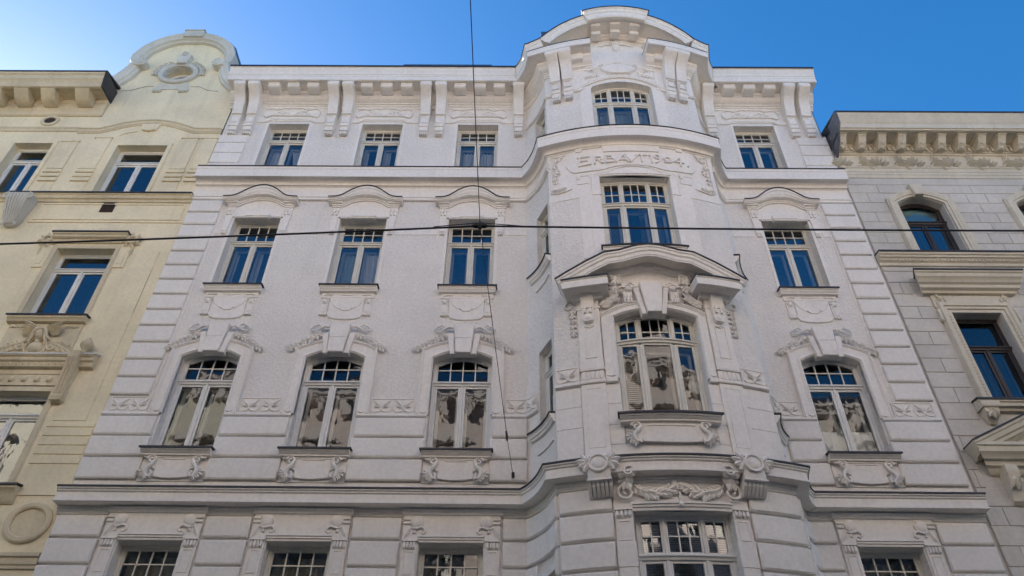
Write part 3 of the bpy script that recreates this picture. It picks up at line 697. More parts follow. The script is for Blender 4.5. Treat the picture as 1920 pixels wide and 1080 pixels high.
def unit3(x):
    out = []
    def P(name, b, mat='white', **k): o = mk(name, b, mat, WB, **k); out.append(o); KIDS.setdefault(o.name, []); return o
    no = 10; oh, ih = .81, .60
    oz = lambda a: 10.545 - .235 * (a / oh) ** 2; iz = lambda a: 10.30 - .19 * (a / ih) ** 2
    outer = [(x - oh, 8.83)] + [(x - oh + 2 * oh * i / no, oz(-oh + 2 * oh * i / no)) for i in range(no + 1)] + [(x + oh, 8.83)]
    inner = [(x - ih, 8.83)] + [(x - ih + 2 * ih * i / no, iz(-ih + 2 * ih * i / no)) for i in range(no + 1)] + [(x + ih, 8.83)]
    b = MB()                                                      # ring lofted between inner and outer outlines
    b.loft([[(*o, 0), (*o, .045), (*i, .045), (*i, 0)] for o, i in zip(outer, inner)])
    fr = P('window_surround', b)
    b = MB(); b.sweep(outer, [(-.055, .03), (-.05, .06), (-.03, .066), (-.028, .08), (-.004, .08), (0, .0)][::-1]); sub('outer_moulding', b, 'white', fr)
    b = MB(); b.sweep(inner, [(.055, .03), (.045, .055), (.02, .06), (.018, .07), (.0, .07), (-.012, .05), (-.025, .04), (-.025, -.06)]); sub('inner_moulding', b, 'white', fr)
    for sg in (-1, 1):
        b = MB(); b.box(min(sg * .60, sg * .83) + x, max(sg * .60, sg * .83) + x, 8.79, 9.14, 0, .058, .006)
        b.tube([(x + sg * .60, 8.88, .06), (x + sg * .68, 8.85, .065), (x + sg * .74, 8.88, .06)], [.014, .022, .01], 6)
        sub('surround_foot', b, 'white', fr)
    b = MB(); b.prism([(x - .205, 10.86), (x - .177, 10.525), (x + .177, 10.525), (x + .205, 10.86)], 0, .15, .012)
    b.prism([(x - .177, 10.515), (x - .15, 10.165), (x + .15, 10.165), (x + .177, 10.515)], -.03, .165, .012)
    for sg in (-1, 1): b.prism([(x + sg * .335, 10.66), (x + sg * .215, 10.66), (x + sg * .155, 10.155), (x + sg * .255, 10.155)], -.03, .12, .012)
    P('keystone', b)
    for sg in (-1, 1):
        b = MB()
        pts = [(x + sg * .36, 10.70), (x + sg * .46, 10.60), (x + sg * .60, 10.52), (x + sg * .75, 10.42), (x + sg * .93, 10.30)]
        vine(b, pts, 9, .115, .06, .045, 3)
        b.tube([(x + sg * .23, 10.80, .10), (x + sg * .30, 10.83, .10), (x + sg * .38, 10.80, .08), (x + sg * .48, 10.74, .06), (x + sg * .57, 10.74, .05), (x + sg * .61, 10.79, .05), (x + sg * .56, 10.85, .06), (x + sg * .46, 10.885, .07), (x + sg * .36, 10.83, .07)], [.03, .034, .03, .02, .018, .018, .02, .022, .012], 6)
        b.tube([(x + sg * .36, 10.82, .06), (x + sg * .46, 10.90, .08), (x + sg * .52, 10.875, .06)], [.012, .02, .01], 5)
        b.dome(x + sg * .27, 10.815, .10, .045, .04, 9)
        P('keystone_garland', b, ang=50)
    # sill and apron
    b = MB(); b.mould(x - .62, x + .62, [(0, 8.03), (.205, 8.022), (.205, 7.992), (.18, 7.98), (.165, 7.955), (.14, 7.94), (.135, 7.915), (.09, 7.905), (0, 7.905)])
    s = P('window_sill', b)
    b = MB(); b.mould(x - .65, x + .65, [(0, 8.07), (.228, 8.048), (.232, 8.012), (.218, 8.012), (.216, 8.03), (0, 8.04)]); sub('flashing', b, 'metal', s)
    b = MB(); b.box(x - .585, x + .585, 7.46, 7.905, 0, .035, .004)
    b.prism([(x + a, z) for a, z in [(-.40, 7.90), (-.40, 7.70), (-.31, 7.66), (-.31, 7.525), (-.15, 7.50), (0, 7.493), (.15, 7.50), (.31, 7.525), (.31, 7.66), (.40, 7.70), (.40, 7.90)]], .03, .085, .012)
    ap = P('apron_panel', b)
    b = MB(); b.box(x - .195, x + .195, 7.845, 7.868, .08, .10, .004); b.box(x - .55, x + .55, 7.88, 7.905, .03, .10); sub('apron_bar', b, 'white', ap)
    for sg in (-1, 1):
        b = MB()
        b.spiral(x + sg * .40, 7.845, .10, .085, .012, PI / 2 - sg * PI / 2 * .9, -sg * -1.35, .026, 16, .7)
        b.tube([(x + sg * .32, 7.86, .10), (x + sg * .36, 7.76, .11), (x + sg * .43, 7.69, .11), (x + sg * .45, 7.61, .11), (x + sg * .41, 7.53, .10), (x + sg * .35, 7.52, .10), (x + sg * .335, 7.58, .10), (x + sg * .37, 7.63, .10)], [.025, .035, .038, .036, .034, .03, .026, .018], 7)
        for an, L in ((.1, .15), (-.5, .14), (-1.1, .12), (.7, .12)):
            b.leaf(x + sg * .46, 7.60, .08, an if sg > 0 else PI - an, L, .075, .05, .03)
        for an, L in ((-1.5, .12), (-1.9, .10), (-1.0, .10)): b.leaf(x + sg * .43, 7.56, .08, an if sg > 0 else PI - an, L, .06, .05, .03)
        b.dome(x + sg * .50, 7.63, .10, .025, .03, 8)
        sub('apron_scroll', b, 'white', ap, ang=50)
    out.append(window(WB, flat, x - .575, x + .575, 8.09, 10.285, .19, 9.63, [1, 1], [4], 2, -.20, zrow=9.965, mat='wframe'))
    return out
u3 = unit3(-3.57)
for x in AX:
    if x != -3.57:
        for o in u3: clone(o, x + 3.57)
# frieze plaques, string below and rustic blocks
def plaque(F, a0, a1, n=2):
    b = MB(F); b.box(a0, a1, 8.835, 9.17, 0, .03, .004, n)
    b.sweep([(a0 + .012, 8.85), (a1 - .012, 8.85), (a1 - .012, 9.158), (a0 + .012, 9.158)], [(-.008, .02), (-.008, .045), (.010, .045), (.014, .02)], True)
    o = mk('frieze_plaque', b, 'white', WB); KIDS.setdefault(o.name, [])
    w_ = (a1 - a0); mc = [a0 + w_ * (i + .5) / n for i in range(n)]; pw = w_ / n
    for a in mc:
        v = MB(F)
        for sg in (-1, 1):
            v.tube([(a, 8.90, .035), (a + sg * .03, 9.0, .045), (a + sg * .10, 9.08, .045), (a + sg * min(.17, pw * .42), 9.13, .04)], [.012, .016, .018, .006], 5)
            v.leaf(a + sg * .02, 9.0, .035, PI / 2 - sg * .9, .14, .06, .03, .01); v.leaf(a + sg * .03, 8.97, .035, PI / 2 - sg * 1.35, .12, .05, .03, .01)
            v.leaf(a + sg * .01, 8.95, .035, PI / 2 - sg * .25, .12, .05, .03, .01)
            v.tube([(a, 8.92, .035), (a + sg * .06, 8.88, .045), (a + sg * pw * .34, 8.875, .04), (a + sg * pw * .46, 8.93, .04), (a + sg * pw * .48, 9.02, .035)], [.014, .018, .016, .012, .006], 5)
        v.dome(a, 8.93, .03, .035, .03, 8)
        sub('plant_relief', v, 'white', o, ang=50)
    return o
e3 = .835
PLQ = [(-7.62, AX[0] - e3 - .02), (AX[0] + e3, AX[1] - e3), (AX[1] + e3, AX[2] - e3), (AX[3] + e3 + .02, 7.72)]
for p, q in PLQ: plaque(flat, p, q)
plaque(flat, AX[2] + e3, XL0 - .005, 1); plaque(flat, XR0 + .005, AX[3] - e3, 1)
plaque(conL, .005, .33, 1); plaque(conR, LC - .33, LC - .005, 1)
STR3 = [(0, 8.835), (.05, 8.835), (.065, 8.815), (.065, 8.785), (.04, 8.765), (0, 8.755)]
for p, q in [(-7.69, AX[0] - .60), (AX[0] + .60, AX[1] - .60), (AX[1] + .60, AX[2] - .60), (AX[2] + .60, XL0), (XR0, AX[3] - .60), (AX[3] + .60, 7.78)]:
    mk('string_course', MB().mould(p, q, STR3), 'white', WB)
mk('string_course', MB(conL).mould(0, .34, STR3, 4), 'white', WB); mk('string_course', MB(conR).mould(LC - .34, LC, STR3, 4), 'white', WB)
R3 = [(8.365, 8.735), (7.94, 8.32), (7.495, 7.895)]
for p, q in [(-7.69, AX[0] - .615), (AX[0] + .615, AX[1] - .615), (AX[1] + .615, AX[2] - .615), (AX[2] + .615, XL0 - .01), (XR0 + .01, AX[3] - .615), (AX[3] + .615, 7.78)]:
    blocks('rustic_block', flat, p, q, [R3[0]], .082, .022); blocks('rustic_block', flat, p - (.03 if p > -7 and p != XR0 + .01 else 0), q + (.02 if q < XL0 - .1 else 0), R3[1:], .082, .022)
mk('plinth_band', MB().box(-7.69, XL0, 7.28, 7.455, 0, .02), 'white', WB); mk('plinth_band', MB().box(XR0, 7.78, 7.28, 7.455, 0, .02), 'white', WB)
mk('field', MB().box(-7.69, AX[0] - .60, 7.455, 8.755, 0, .008), 'white', WB)
for p, q in [(AX[0] + .60, AX[1] - .60), (AX[1] + .60, AX[2] - .60), (AX[2] + .60, XL0), (XR0, AX[3] - .60), (AX[3] + .60, 7.79)]:
    mk('field', MB().box(p, q, 7.455, 8.755, 0, .008), 'white', WB)

# ------------------------------------------------------------------ second storey units
def unit2(x):
    out = []
    def P(name, b, mat='white', **k): o = mk(name, b, mat, WB, **k); out.append(o); KIDS.setdefault(o.name, []); return o
    b = MB(); b.prism([(x - .80, 6.44), (x - .545, 6.44), (x - .545, 6.525), (x + .545, 6.525), (x + .545, 6.44), (x + .80, 6.44), (x + .81, 6.90), (x - .81, 6.90)], 0, .055, .005)
    hd = P('window_header', b)
    b = MB(); b.mould(x - .84, x + .84, [(0, 6.963), (.115, 6.963), (.115, 6.94), (.095, 6.925), (.08, 6.88), (.055, 6.87), (0, 6.87)]); sub('header_moulding', b, 'white', hd)
    b = MB(); b.mould(x - .54, x + .54, [(0, 6.525), (.075, 6.525), (.075, 6.50), (.055, 6.49), (.055, 6.465), (.035, 6.455), (.03, 6.425), (0, 6.42)]); sub('lintel_moulding', b, 'white', hd)
    for sg in (-1, 1):
        b = MB(); b.dome(x + sg * .575, 6.755, .05, .10, .03, 18, None, 3, .025)
        b.ring(x + sg * .575, 6.755, .085, .105, .05, .085, 20)
        b.tube([(x + sg * .68, 6.66, .06), (x + sg * .60, 6.63, .075), (x + sg * .50, 6.66, .075), (x + sg * .45, 6.64, .07), (x + sg * .43, 6.585, .065), (x + sg * .47, 6.55, .065), (x + sg * .51, 6.575, .065)], [.012, .026, .026, .024, .022, .018, .012], 6)
        b.tube([(x + sg * .60, 6.63, .06), (x + sg * .62, 6.57, .07), (x + sg * .585, 6.56, .06)], [.02, .022, .012], 6)
        b.leaf(x + sg * .66, 6.70, .05, -PI / 2 + sg * .5, .30, .07, .04); b.leaf(x + sg * .68, 6.70, .05, -PI / 2 + sg * .28, .24, .06, .04)
        for q in (6.80, 6.73): b.box(min(x + sg * .69, x + sg * .81), max(x + sg * .69, x + sg * .81), q - .018, q + .018, .04, .085, .008)
        sub('rosette_scroll', b, 'white', hd, ang=45)
        b = MB(); b.box(min(sg * .56, sg * .80) + x, max(sg * .56, sg * .80) + x, 6.425, 6.445, 0, .085)
        for i in range(4): q = x + sg * (.60 + i * .053); b.tube([(q, 6.42, .05), (q, 6.33, .06), (q, 6.305, .05)], [.022, .025, .015], 7)
        sub('guttae', b, 'white', hd)
        p0, p1 = sorted((x + sg * .555, x + sg * .80))
        b = MB(); b.box(p0, p1, 3.6, 6.43, 0, .04, .005); b.sweep([(p0 + .05, 5.90), (p1 - .05, 5.90), (p1 - .05, 6.265), (p0 + .05, 6.265)], [(-.008, .03), (-.008, .052), (.008, .052), (.008, .03)], True)
        b.box(p0 - .008, p1 + .008, 5.58, 5.84, 0, .05, .006)
        P('window_pilaster', b)
    out.append(window(WB, flat, x - .53, x + .53, 4.25, 6.42, 0, 5.55, [1, 1], [4], 2, -.24, zrow=6.115))
    return out
u2 = unit2(-3.57)
for x in AX:
    if x != -3.57:
        for o in u2: clone(o, x + 3.57)
R2 = [(6.47, 6.815), (6.025, 6.42), (5.595, 5.98), (5.15, 5.55), (4.71, 5.11), (4.27, 4.67), (3.83, 4.23)]
for p, q in [(-7.685, AX[0] - .855), (AX[0] + .85, AX[1] - .85), (AX[1] + .85, AX[2] - .85), (AX[2] + .85, XL0 - .015), (XR0 + .015, AX[3] - .85), (AX[3] + .85, 7.785)]:
    blocks('rustic_block', flat, p, q, R2, .08, .02)
    mk('field', MB().box(p, q, 3.6, 6.87, 0, .008), 'white', WB)
mk('base_band', MB().hmould(0, I_END, [(0, 3.62), (.12, 3.58), (.12, 3.40), (.06, 3.30), (0, 3.30)]), 'white', WB)

# ------------------------------------------------------------------ the bay
def B(): return MB(bay)
KW = {}
def part(name, b, mat='white', **k):
    o = mk(name, b, mat, WB, **k); KIDS.setdefault(o.name, []); return o
# second storey of the bay
for a0, a1 in ((-S_C + .01, -1.06), (1.02, S_C - .01)):
    blocks('rustic_block', bay, a0, a1, R2, .08, .02, n=5); part('field', B().strip(a0, a1, 3.6, 6.87, 0, .008, 5))
for F in (conL, conR):
    rows = R2[:2] if True else R2
    blocks('rustic_block', F, .015, LC - .015, [(6.47, 6.815), (6.025, 6.42)], .075, .02, n=10)
    if F is conL: ea, eb = (.015, .30), (.97, LC - .015)
    else: ea, eb = (.015, LC - .97), (LC - .30, LC - .015)
    for e in (ea, eb): blocks('rustic_block', F, e[0], e[1], R2[2:], .075, .02, n=3)
    b = MB(F); o0, o1 = ((.36, .92) if F is conL else (LC - .92, LC - .36)); b.strip(o0 - .05, o1 + .05, 5.73, 5.84, 0, .05, 6); part('lintel_band', b)
b = B(); b.strip(-.82, .80, 6.525, 6.88, 0, .03, 10); b.strip(-1.04, -.76, 6.44, 6.88, 0, .04, 3); b.strip(.74, 1.0, 6.44, 6.88, 0, .04, 3); part('bay_header', b)
b = B(); b.mould(-.76, .74, [(0, 6.56), (.085, 6.56), (.085, 6.535), (.065, 6.525), (.06, 6.495), (.04, 6.485), (.035, 6.445), (0, 6.44)], 10); part('lintel_moulding', b)
for sg in (-1, 1):
    p0, p1 = (-1.03, -.765) if sg < 0 else (.735, .985)
    b = B(); b.box(p0, p1, 3.6, 6.44, 0, .045, .005, 2); b.sweep([(p0 + .05, 6.0), (p1 - .05, 6.0), (p1 - .05, 6.29), (p0 + .05, 6.29)], [(-.008, .03), (-.008, .056), (.008, .056), (.008, .03)], True)
    b.box(p0 - .01, p1 + .01, 5.60, 5.98, 0, .055, .006, 2)
    o = part('window_pilaster', b)
    b = B(); b.box(p0, p1, 6.455, 6.475, 0, .09)
    for i in range(4): q = p0 + .04 + i * .06; b.tube([(q, 6.45, .05), (q, 6.37, .065), (q, 6.34, .05)], [.024, .028, .016], 7)
    sub('guttae', b, 'white', o)
window(WB, bay, -.74, .74, 4.15, 6.45, 0, 5.81, [1, 1.55, 1], [2, 3, 2], 2, -.20, mat='wframe', zrow=6.13, n=6, glass='glass_flat')
# garland over the window and medallions on the cornice
b = B(); 
for sg in (-1, 1):
    b.dome(sg * .77 - .03, 6.93, .10, .10, .10, 10, .12)
    for an, L in ((1.9, .2), (1.2, .18), (.5, .16), (2.6, .18), (-.3, .15), (-1.2, .2), (-1.8, .2)): b.leaf(sg * .78 - .03, 6.92, .20 if an > 0 else .12, an if sg > 0 else PI - an, L, .11, .05, .02)
    b.spiral(sg * .80 - .03, 6.72, .10, .14, .02, PI / 2, -sg * 1.5, .028, 18, .6)
    b.spiral(sg * .74 - .03, 6.99, .27, .09, .04, PI / 2 + sg * .6, -sg * .8, .022, 12, .6)
    vine(b, [(sg * .70 - .03, 6.82), (sg * .55 - .03, 6.74), (sg * .38 - .03, 6.69), (sg * .22 - .03, 6.72), (sg * .06 - .03, 6.80)], 9, .15, .085, .06, 5 + sg)
b.ring(-.03, 6.79, .028, .055, .05, .11, 14); b.tube([(-.03, 6.74, .06), (-.03, 6.55, .06)], [.02, .026], 6); b.dome(-.03, 6.52, .06, .045, .04, 10)
part('garland', b, ang=50)
for ctr in (-1.20, 1.09):
    b = B(); b.box(ctr - .17, ctr + .17, 6.86, 7.30, .0, .30, .01)
    b.dome(ctr, 7.14, .29, .155, .0, 24, .15, 2, .03); b.ring(ctr, 7.14, .115, .155, .30, .345, 26); b.dome(ctr, 7.14, .31, .105, .035, 20)
    o = part('medallion', b, ang=45)
    b = B(); b.box(ctr - .185, ctr + .185, 6.855, 6.885, .0, .32, .005)
    for i in range(6): q = ctr - .155 + i * .062; b.loft([[(q - .025, z, .02), (q - .025, z, d_), (q + .025, z, d_), (q + .025, z, .02)] for z, d_ in ((6.86, .27), (6.79, .235), (6.785, .25), (6.77, .23), (6.67, .15), (6.66, .13))])
    sub('fluted_drops', b, 'white', o)
    b = B()
    for sg in (-1, 1):
        for an, L, W_ in ((.2, .20, .12), (.9, .18, .10), (-.5, .18, .11), (-1.2, .16, .1), (1.5, .12, .08)): b.leaf(ctr + sg * .15, 7.17, .29, an if sg > 0 else PI - an, L, W_, .05, .03)
        b.dome(ctr + sg * .21, 7.03, .29, .035, .04, 9); b.tube([(ctr + sg * .17, 7.10, .30), (ctr + sg * .22, 7.06, .31)], .02, 5)
    sub('medallion_leaves', b, 'white', o, ang=50)

# third storey of the bay: ashlar zone
for a0, a1 in ((-S_C + .003, -1.44), (1.38, S_C - .003)):
    for z0, z1 in ((8.37, 8.755), (7.965, 8.362), (7.32, 7.957)): part('ashlar_slab', B().box(a0, a1, z0, z1, 0, .012, .003, 3), 'white')
    plaque(bay, a0 + .01, a1, 1)
    part('string_course', B().mould(a0, a1, STR3, 4))
for a0, a1 in ((-1.0, -.76), (.76, .94)):
    for z0, z1 in ((8.37, 8.755), (7.965, 8.362), (7.60, 7.957)): part('ashlar_slab', B().box(a0, a1, z0, z1, 0, .010, .003, 2), 'white')
part('ashlar_slab', B().strip(-1.0, .94, 7.30, 7.59, 0, .012, 10))
for F, o0, o1 in ((conL, .36, .92), (conR, LC - .92, LC - .36)):
    b = MB(F); b.strip(0, LC, 7.30, 8.22, 0, .008, 12); part('field', b)
    for p, q in ((0, o0), (o1, LC)): b = MB(F); b.strip(p, q, 8.22, 8.78, 0, .008, 5); part('field', b)
for sg in (-1, 1):
    p0, p1 = (-1.42, -1.0) if sg < 0 else (.94, 1.36)
    pc = (p0 + p1) / 2
    b = B(); b.box(p0, p1, 7.32, 8.77, 0, .05, .006, 2); b.sweep([(p0 + .08, 7.55), (p1 - .08, 7.55), (p1 - .08, 8.68), (p0 + .08, 8.68)], [(-.006, .04), (-.006, .058), (.006, .058), (.006, .04)], True)
    b.box(p0 - .012, p1 + .012, 8.775, 8.835, 0, .085, .012, 2)
    part('pilaster_base', b)
    b = B(); b.box(p0 + .01, p1 - .01, 8.835, 9.03, 0, .055, .004, 2)
    for i in range(5): q = p0 + .06 + i * .075; b.box(q - .028, q + .028, 8.86, 9.02, .05, .075, .012)
    b.box(p0 - .008, p1 + .008, 9.03, 9.06, 0, .09, .008, 2); b.box(p0, p1, 9.06, 9.22, 0, .085, .008, 2)
    part('pilaster_fluting', b)
    b = B(); b.box(p0 + .01, p1 - .01, 9.22, 10.80, 0, .075, .006, 2)
    b.box(p0 - .02, p1 + .02, 10.76, 10.90, 0, .10, .01, 2); b.box(p0 - .015, p1 + .015, 10.40, 10.45, 0, .09, .008, 2)
    ps = part('pilaster', b)
    b = B(); b.sweep([(pc - .095, 9.30), (pc + .095, 9.30), (pc + .095, 10.02), (pc - .095, 10.02)], [(-.007, .06), (-.007, .088), (.007, .088), (.007, .06)], True)
    b.tube([(pc - .08, 10.0, .085), (pc, 9.965, .09), (pc + .08, 10.0, .085)], .012, 5); sub('panel_moulding', b, 'white', ps)
    b = B(); pr = [(.34, 10.94, .115), (.385, 10.91, .12), (.40, 10.86, .12), (.37, 10.80, .12), (.28, 10.76, .118), (.22, 10.70, .115), (.19, 10.55, .113), (.165, 10.40, .11), (.15, 10.22, .105), (.16, 10.14, .10), (.15, 10.08, .075), (.12, 10.06, .04)]
    b.loft([[(pc - h, z, .06), (pc - h, z, d), (pc + h, z, d), (pc + h, z, .06)] for d, z, h in pr])
    br = part('bracket', b, ang=28)
    b = B(); b.tube([(pc - .125, 10.87, .33), (pc + .125, 10.87, .33)], .07, 10)
    for q in (-.05, 0, .05): b.box(pc + q - .012, pc + q + .012, 10.81, 10.93, .33, .412, .01)
    for q in (-.05, .05): b.tube([(pc + q, 10.42, .17), (pc + q, 10.25, .17)], [.02, .026], 6)
    b.box(pc - .09, pc + .09, 10.36, 10.375, .15, .185); b.dome(pc, 10.16, .13, .085, .04, 14, .07)
    sub('bracket_trim', b, 'white', br, ang=45)
    # drop of husks outside the pilaster
    b = B(); q = (p0 - .10) if sg < 0 else (p1 + .12)
    b.spiral(q + sg * .06, 10.56, .03, .10, .02, PI / 2 - sg * .2, sg * -.75, .024, 12, .5)
    for k, z in enumerate((10.46, 10.36, 10.24, 10.12, 10.0, 9.92)):
        for an in (-.9, -PI / 2, -2.25): b.leaf(q - sg * .01 * k * .3, z, .02, an, .12 - .006 * k, .06, .04, .01)
        b.dome(q + .03, z - .02, .03, .022, .025, 7)
    part('husk_drop', b, ang=50)
    # swag and mask inside the pilaster
    b = B(); e = -.985 if sg < 0 else .925
    vine(b, [(e, 10.46), (sg * .84 - .03, 10.50), (sg * .72 - .03, 10.60), (sg * .67 - .03, 10.74)], 7, .15, .085, .06, 11)
    for k, z in enumerate((10.80, 10.88)):
        for an in (-2.4, -1.57, -.75): b.leaf(sg * .655 - .02, z, .10, an, .13, .08, .05, .02)
    part('swag', b, ang=50)
    b = B(); c_ = sg * .665 - .01; b.box(c_ - .12, c_ + .12, 10.95, 11.16, 0, .10, .02); b.dome(c_, 11.03, .10, .08, .07, 12, .10)
    for an in (-2.3, -1.57, -.85, .5, PI - .5): b.leaf(c_, 10.99, .13, an, .13, .07, .05)
    for q in (-.06, .06): b.box(c_ + q - .03, c_ + q + .03, 11.09, 11.14, .10, .145, .01)
    part('mask_relief', b, ang=50)
# arched window surround
no = 12; oh, ih = .985, .775
oz = lambda a: 10.545 - .27 * (a / oh) ** 2; iz = lambda a: 10.365 - .17 * (a / ih) ** 2
outer = [(-oh, 8.835)] + [(-oh + 2 * oh * i / no, oz(-oh + 2 * oh * i / no)) for i in range(no + 1)] + [(.925, 8.835)]
outer = [(min(a, .93), z) for a, z in outer]
inner = [(-ih, 8.835)] + [(-ih + 2 * ih * i / no, iz(-ih + 2 * ih * i / no)) for i in range(no + 1)] + [(ih, 8.835)]
b = B(); b.loft([[(*o, 0), (*o, .05), (*i, .05), (*i, 0)] for o, i in zip(outer, inner)]); fr = part('window_surround', b)
b = B(); b.sweep(outer[1:-1], [(-.06, .03), (-.055, .065), (-.03, .07), (-.028, .085), (-.004, .085), (0, .0)][::-1]); sub('outer_moulding', b, 'white', fr)
b = B(); b.sweep(inner, [(.06, .03), (.05, .06), (.02, .065), (.018, .078), (0, .078), (-.014, .055), (-.022, .045), (-.022, -.05)]); sub('inner_moulding', b, 'white', fr)
for q0, q1 in ((-.985, -.78), (.78, .93)): b = B(); b.box(q0, q1, 8.775, 8.86, 0, .07, .01); b.tube([(q0 + .02, 8.92, .05), ((q0 + q1) / 2, 8.89, .06), (q1 - .02, 8.92, .05)], .018, 5); sub('surround_foot', b, 'white', fr)
kc = -.03
b = B(); b.prism([(kc - .215, 10.885), (kc - .125, 10.17), (kc + .125, 10.17), (kc + .215, 10.885)], -.03, .20, .012)
for sg in (-1, 1): b.prism([(kc + sg * .33, 10.80), (kc + sg * .225, 10.80), (kc + sg * .13, 10.155), (kc + sg * .215, 10.155)], -.03, .14, .01)
ks = part('keystone', b)
for sg in (-1, 1):
    b = B(); b.spiral(kc + sg * .41, 10.80, .13, .085, .015, PI / 2 - sg * PI / 2, sg * 1.4, .024, 16, .6)
    b.tube([(kc + sg * .49, 10.80, .13), (kc + sg * .45, 10.90, .13), (kc + sg * .36, 10.92, .13), (kc + sg * .29, 10.86, .13)], [.02, .02, .02, .015], 6)
    b.box(kc + sg * .43 - .085, kc + sg * .43 + .085, 10.56, 10.74, 0, .09, .008)
    for q in (-.055, 0, .055): b.box(kc + sg * .43 + q - .022, kc + sg * .43 + q + .022, 10.47, 10.58, 0, .11, .012); b.box(kc + sg * .43 + q - .012, kc + sg * .43 + q + .012, 10.60, 10.72, .08, .105, .008)
    b.dome(kc + sg * .41, 10.80, .10, .04, .05, 9)
    sub('keystone_volute', b, 'white', ks, ang=45)
window(WB, bay, -.75, .75, 8.12, 10.35, .17, 9.70, [1, 1.62, 1], [2, 3, 2], 2, -.17, mat='cream', zrow=9.96, bow=.06, n=6)
b = B(); b.mould(-.82, .80, [(0, 8.055), (.205, 8.045), (.205, 8.012), (.18, 8.0), (.165, 7.975), (.14, 7.96), (.135, 7.935), (.09, 7.925), (0, 7.925)], 8)
s_ = part('window_sill', b)
b = B(); b.mould(-.85, .83, [(0, 8.095), (.23, 8.072), (.234, 8.035), (.22, 8.035), (.218, 8.052), (0, 8.065)], 8); sub('flashing', b, 'metal', s_)
b = B(); b.strip(-.56, .53, lambda a: 7.60 - .03 * (1 - (a / .55) ** 2), 7.925, 0, .085, 8); ap = part('apron_panel', b)
b = B(); b.box(-.40, .37, 7.86, 7.885, .07, .10, .004, 4); sub('apron_bar', b, 'white', ap)
for sg in (-1, 1):
    x = -.02 - sg * .03; e = .18; b = B()
    b.spiral(x + sg * (.40 + e), 7.86, .10, .085, .012, PI / 2 - sg * PI / 2 * .9, sg * 1.35, .026, 16, .7)
    P2 = lambda a, z, d: (x + sg * (a + e), z, d)
    b.tube([P2(.32, 7.87, .10), P2(.36, 7.79, .11), P2(.43, 7.74, .11), P2(.45, 7.66, .11), P2(.41, 7.59, .10), P2(.35, 7.57, .10), P2(.335, 7.63, .10)], [.025, .035, .038, .036, .034, .03, .02], 7)
    for an, L in ((.1, .15), (-.5, .14), (-1.1, .12), (.7, .12)): b.leaf(x + sg * (.46 + e), 7.67, .06, an if sg > 0 else PI - an, L, .08, .05, .03)
    for an, L in ((-1.5, .12), (-1.9, .10), (-1.0, .10)): b.leaf(x + sg * (.43 + e), 7.62, .07, an if sg > 0 else PI - an, L, .06, .05, .03)
    sub('apron_scroll', b, 'white', ap, ang=50)
# pediment
half = [(-1.66, 10.90), (-1.52, 10.985), (-1.15, 11.20), (-.78, 11.405), (-.66, 11.415), (-.52, 11.43), (-.36, 11.485), (-.18, 11.54), (0, 11.56)]
pp = [(a - .04, z) for a, z in symm(half)]
b = B(); b.sweep(pp, [(0, 0), (0, .50), (-.045, .50), (-.06, .48), (-.11, .475), (-.13, .45), (-.20, .445), (-.215, .43), (-.235, .43), (-.235, .40), (-.19, .38), (-.17, .16), (-.22, .14), (-.24, .10), (-.27, .09), (-.28, .04), (-.28, 0)]); pd = part('pediment', b)
b = B(); b.sweep(pp, [(.024, 0), (.024, .515), (-.006, .52), (.004, 0)]); sub('flashing', b, 'metal', pd)
b = B(); b.strip(-1.45, 1.37, 10.9, lambda a: 10.98 + .42 * max(0, 1 - (abs(a + .04) / 1.5)) , 0, .035, 14); sub('tympanum', b, 'white', pd)
b = B(); b.sweep([(a - .03, z) for a, z in symm([(-.60, 11.20), (-.48, 11.215), (-.34, 11.26), (-.18, 11.31), (0, 11.325)])], [(.02, 0), (.02, .09), (0, .10), (-.025, .09), (-.03, 0)])
b.box(-.13, .07, 11.28, 11.345, .03, .14, .02); b.tube([(-.14, 11.31, .11), (.08, 11.31, .11)], .03, 8); sub('inner_moulding', b, 'white', pd)
for sg in (-1, 1):
    p0, p1 = (-1.60, -.80) if sg < 0 else (.72, 1.50)
    b = B(); b.mould(p0, p1, [(0, 10.92), (.48, 10.86), (.48, 10.83), (.46, 10.82), (.46, 10.665), (.44, 10.655), (.40, 10.655), (.39, 10.675), (0, 10.675)], 5)
    o = part('pediment_cornice', b)
    b = B(); b.mould(p0 - .01, p1 + .01, [(0, 10.955), (.49, 10.885), (.494, 10.845), (.482, 10.845), (.478, 10.87), (0, 10.93)], 5); sub('flashing', b, 'metal', o)
    p0, p1 = (-1.50, -.92) if sg < 0 else (.84, 1.42)
    b = B(); b.mould(p0, p1, [(0, 10.68), (.22, 10.68), (.20, 10.655), (.15, 10.63), (.14, 10.60), (0, 10.60)], 3); sub('bed_moulding', b, 'white', o)

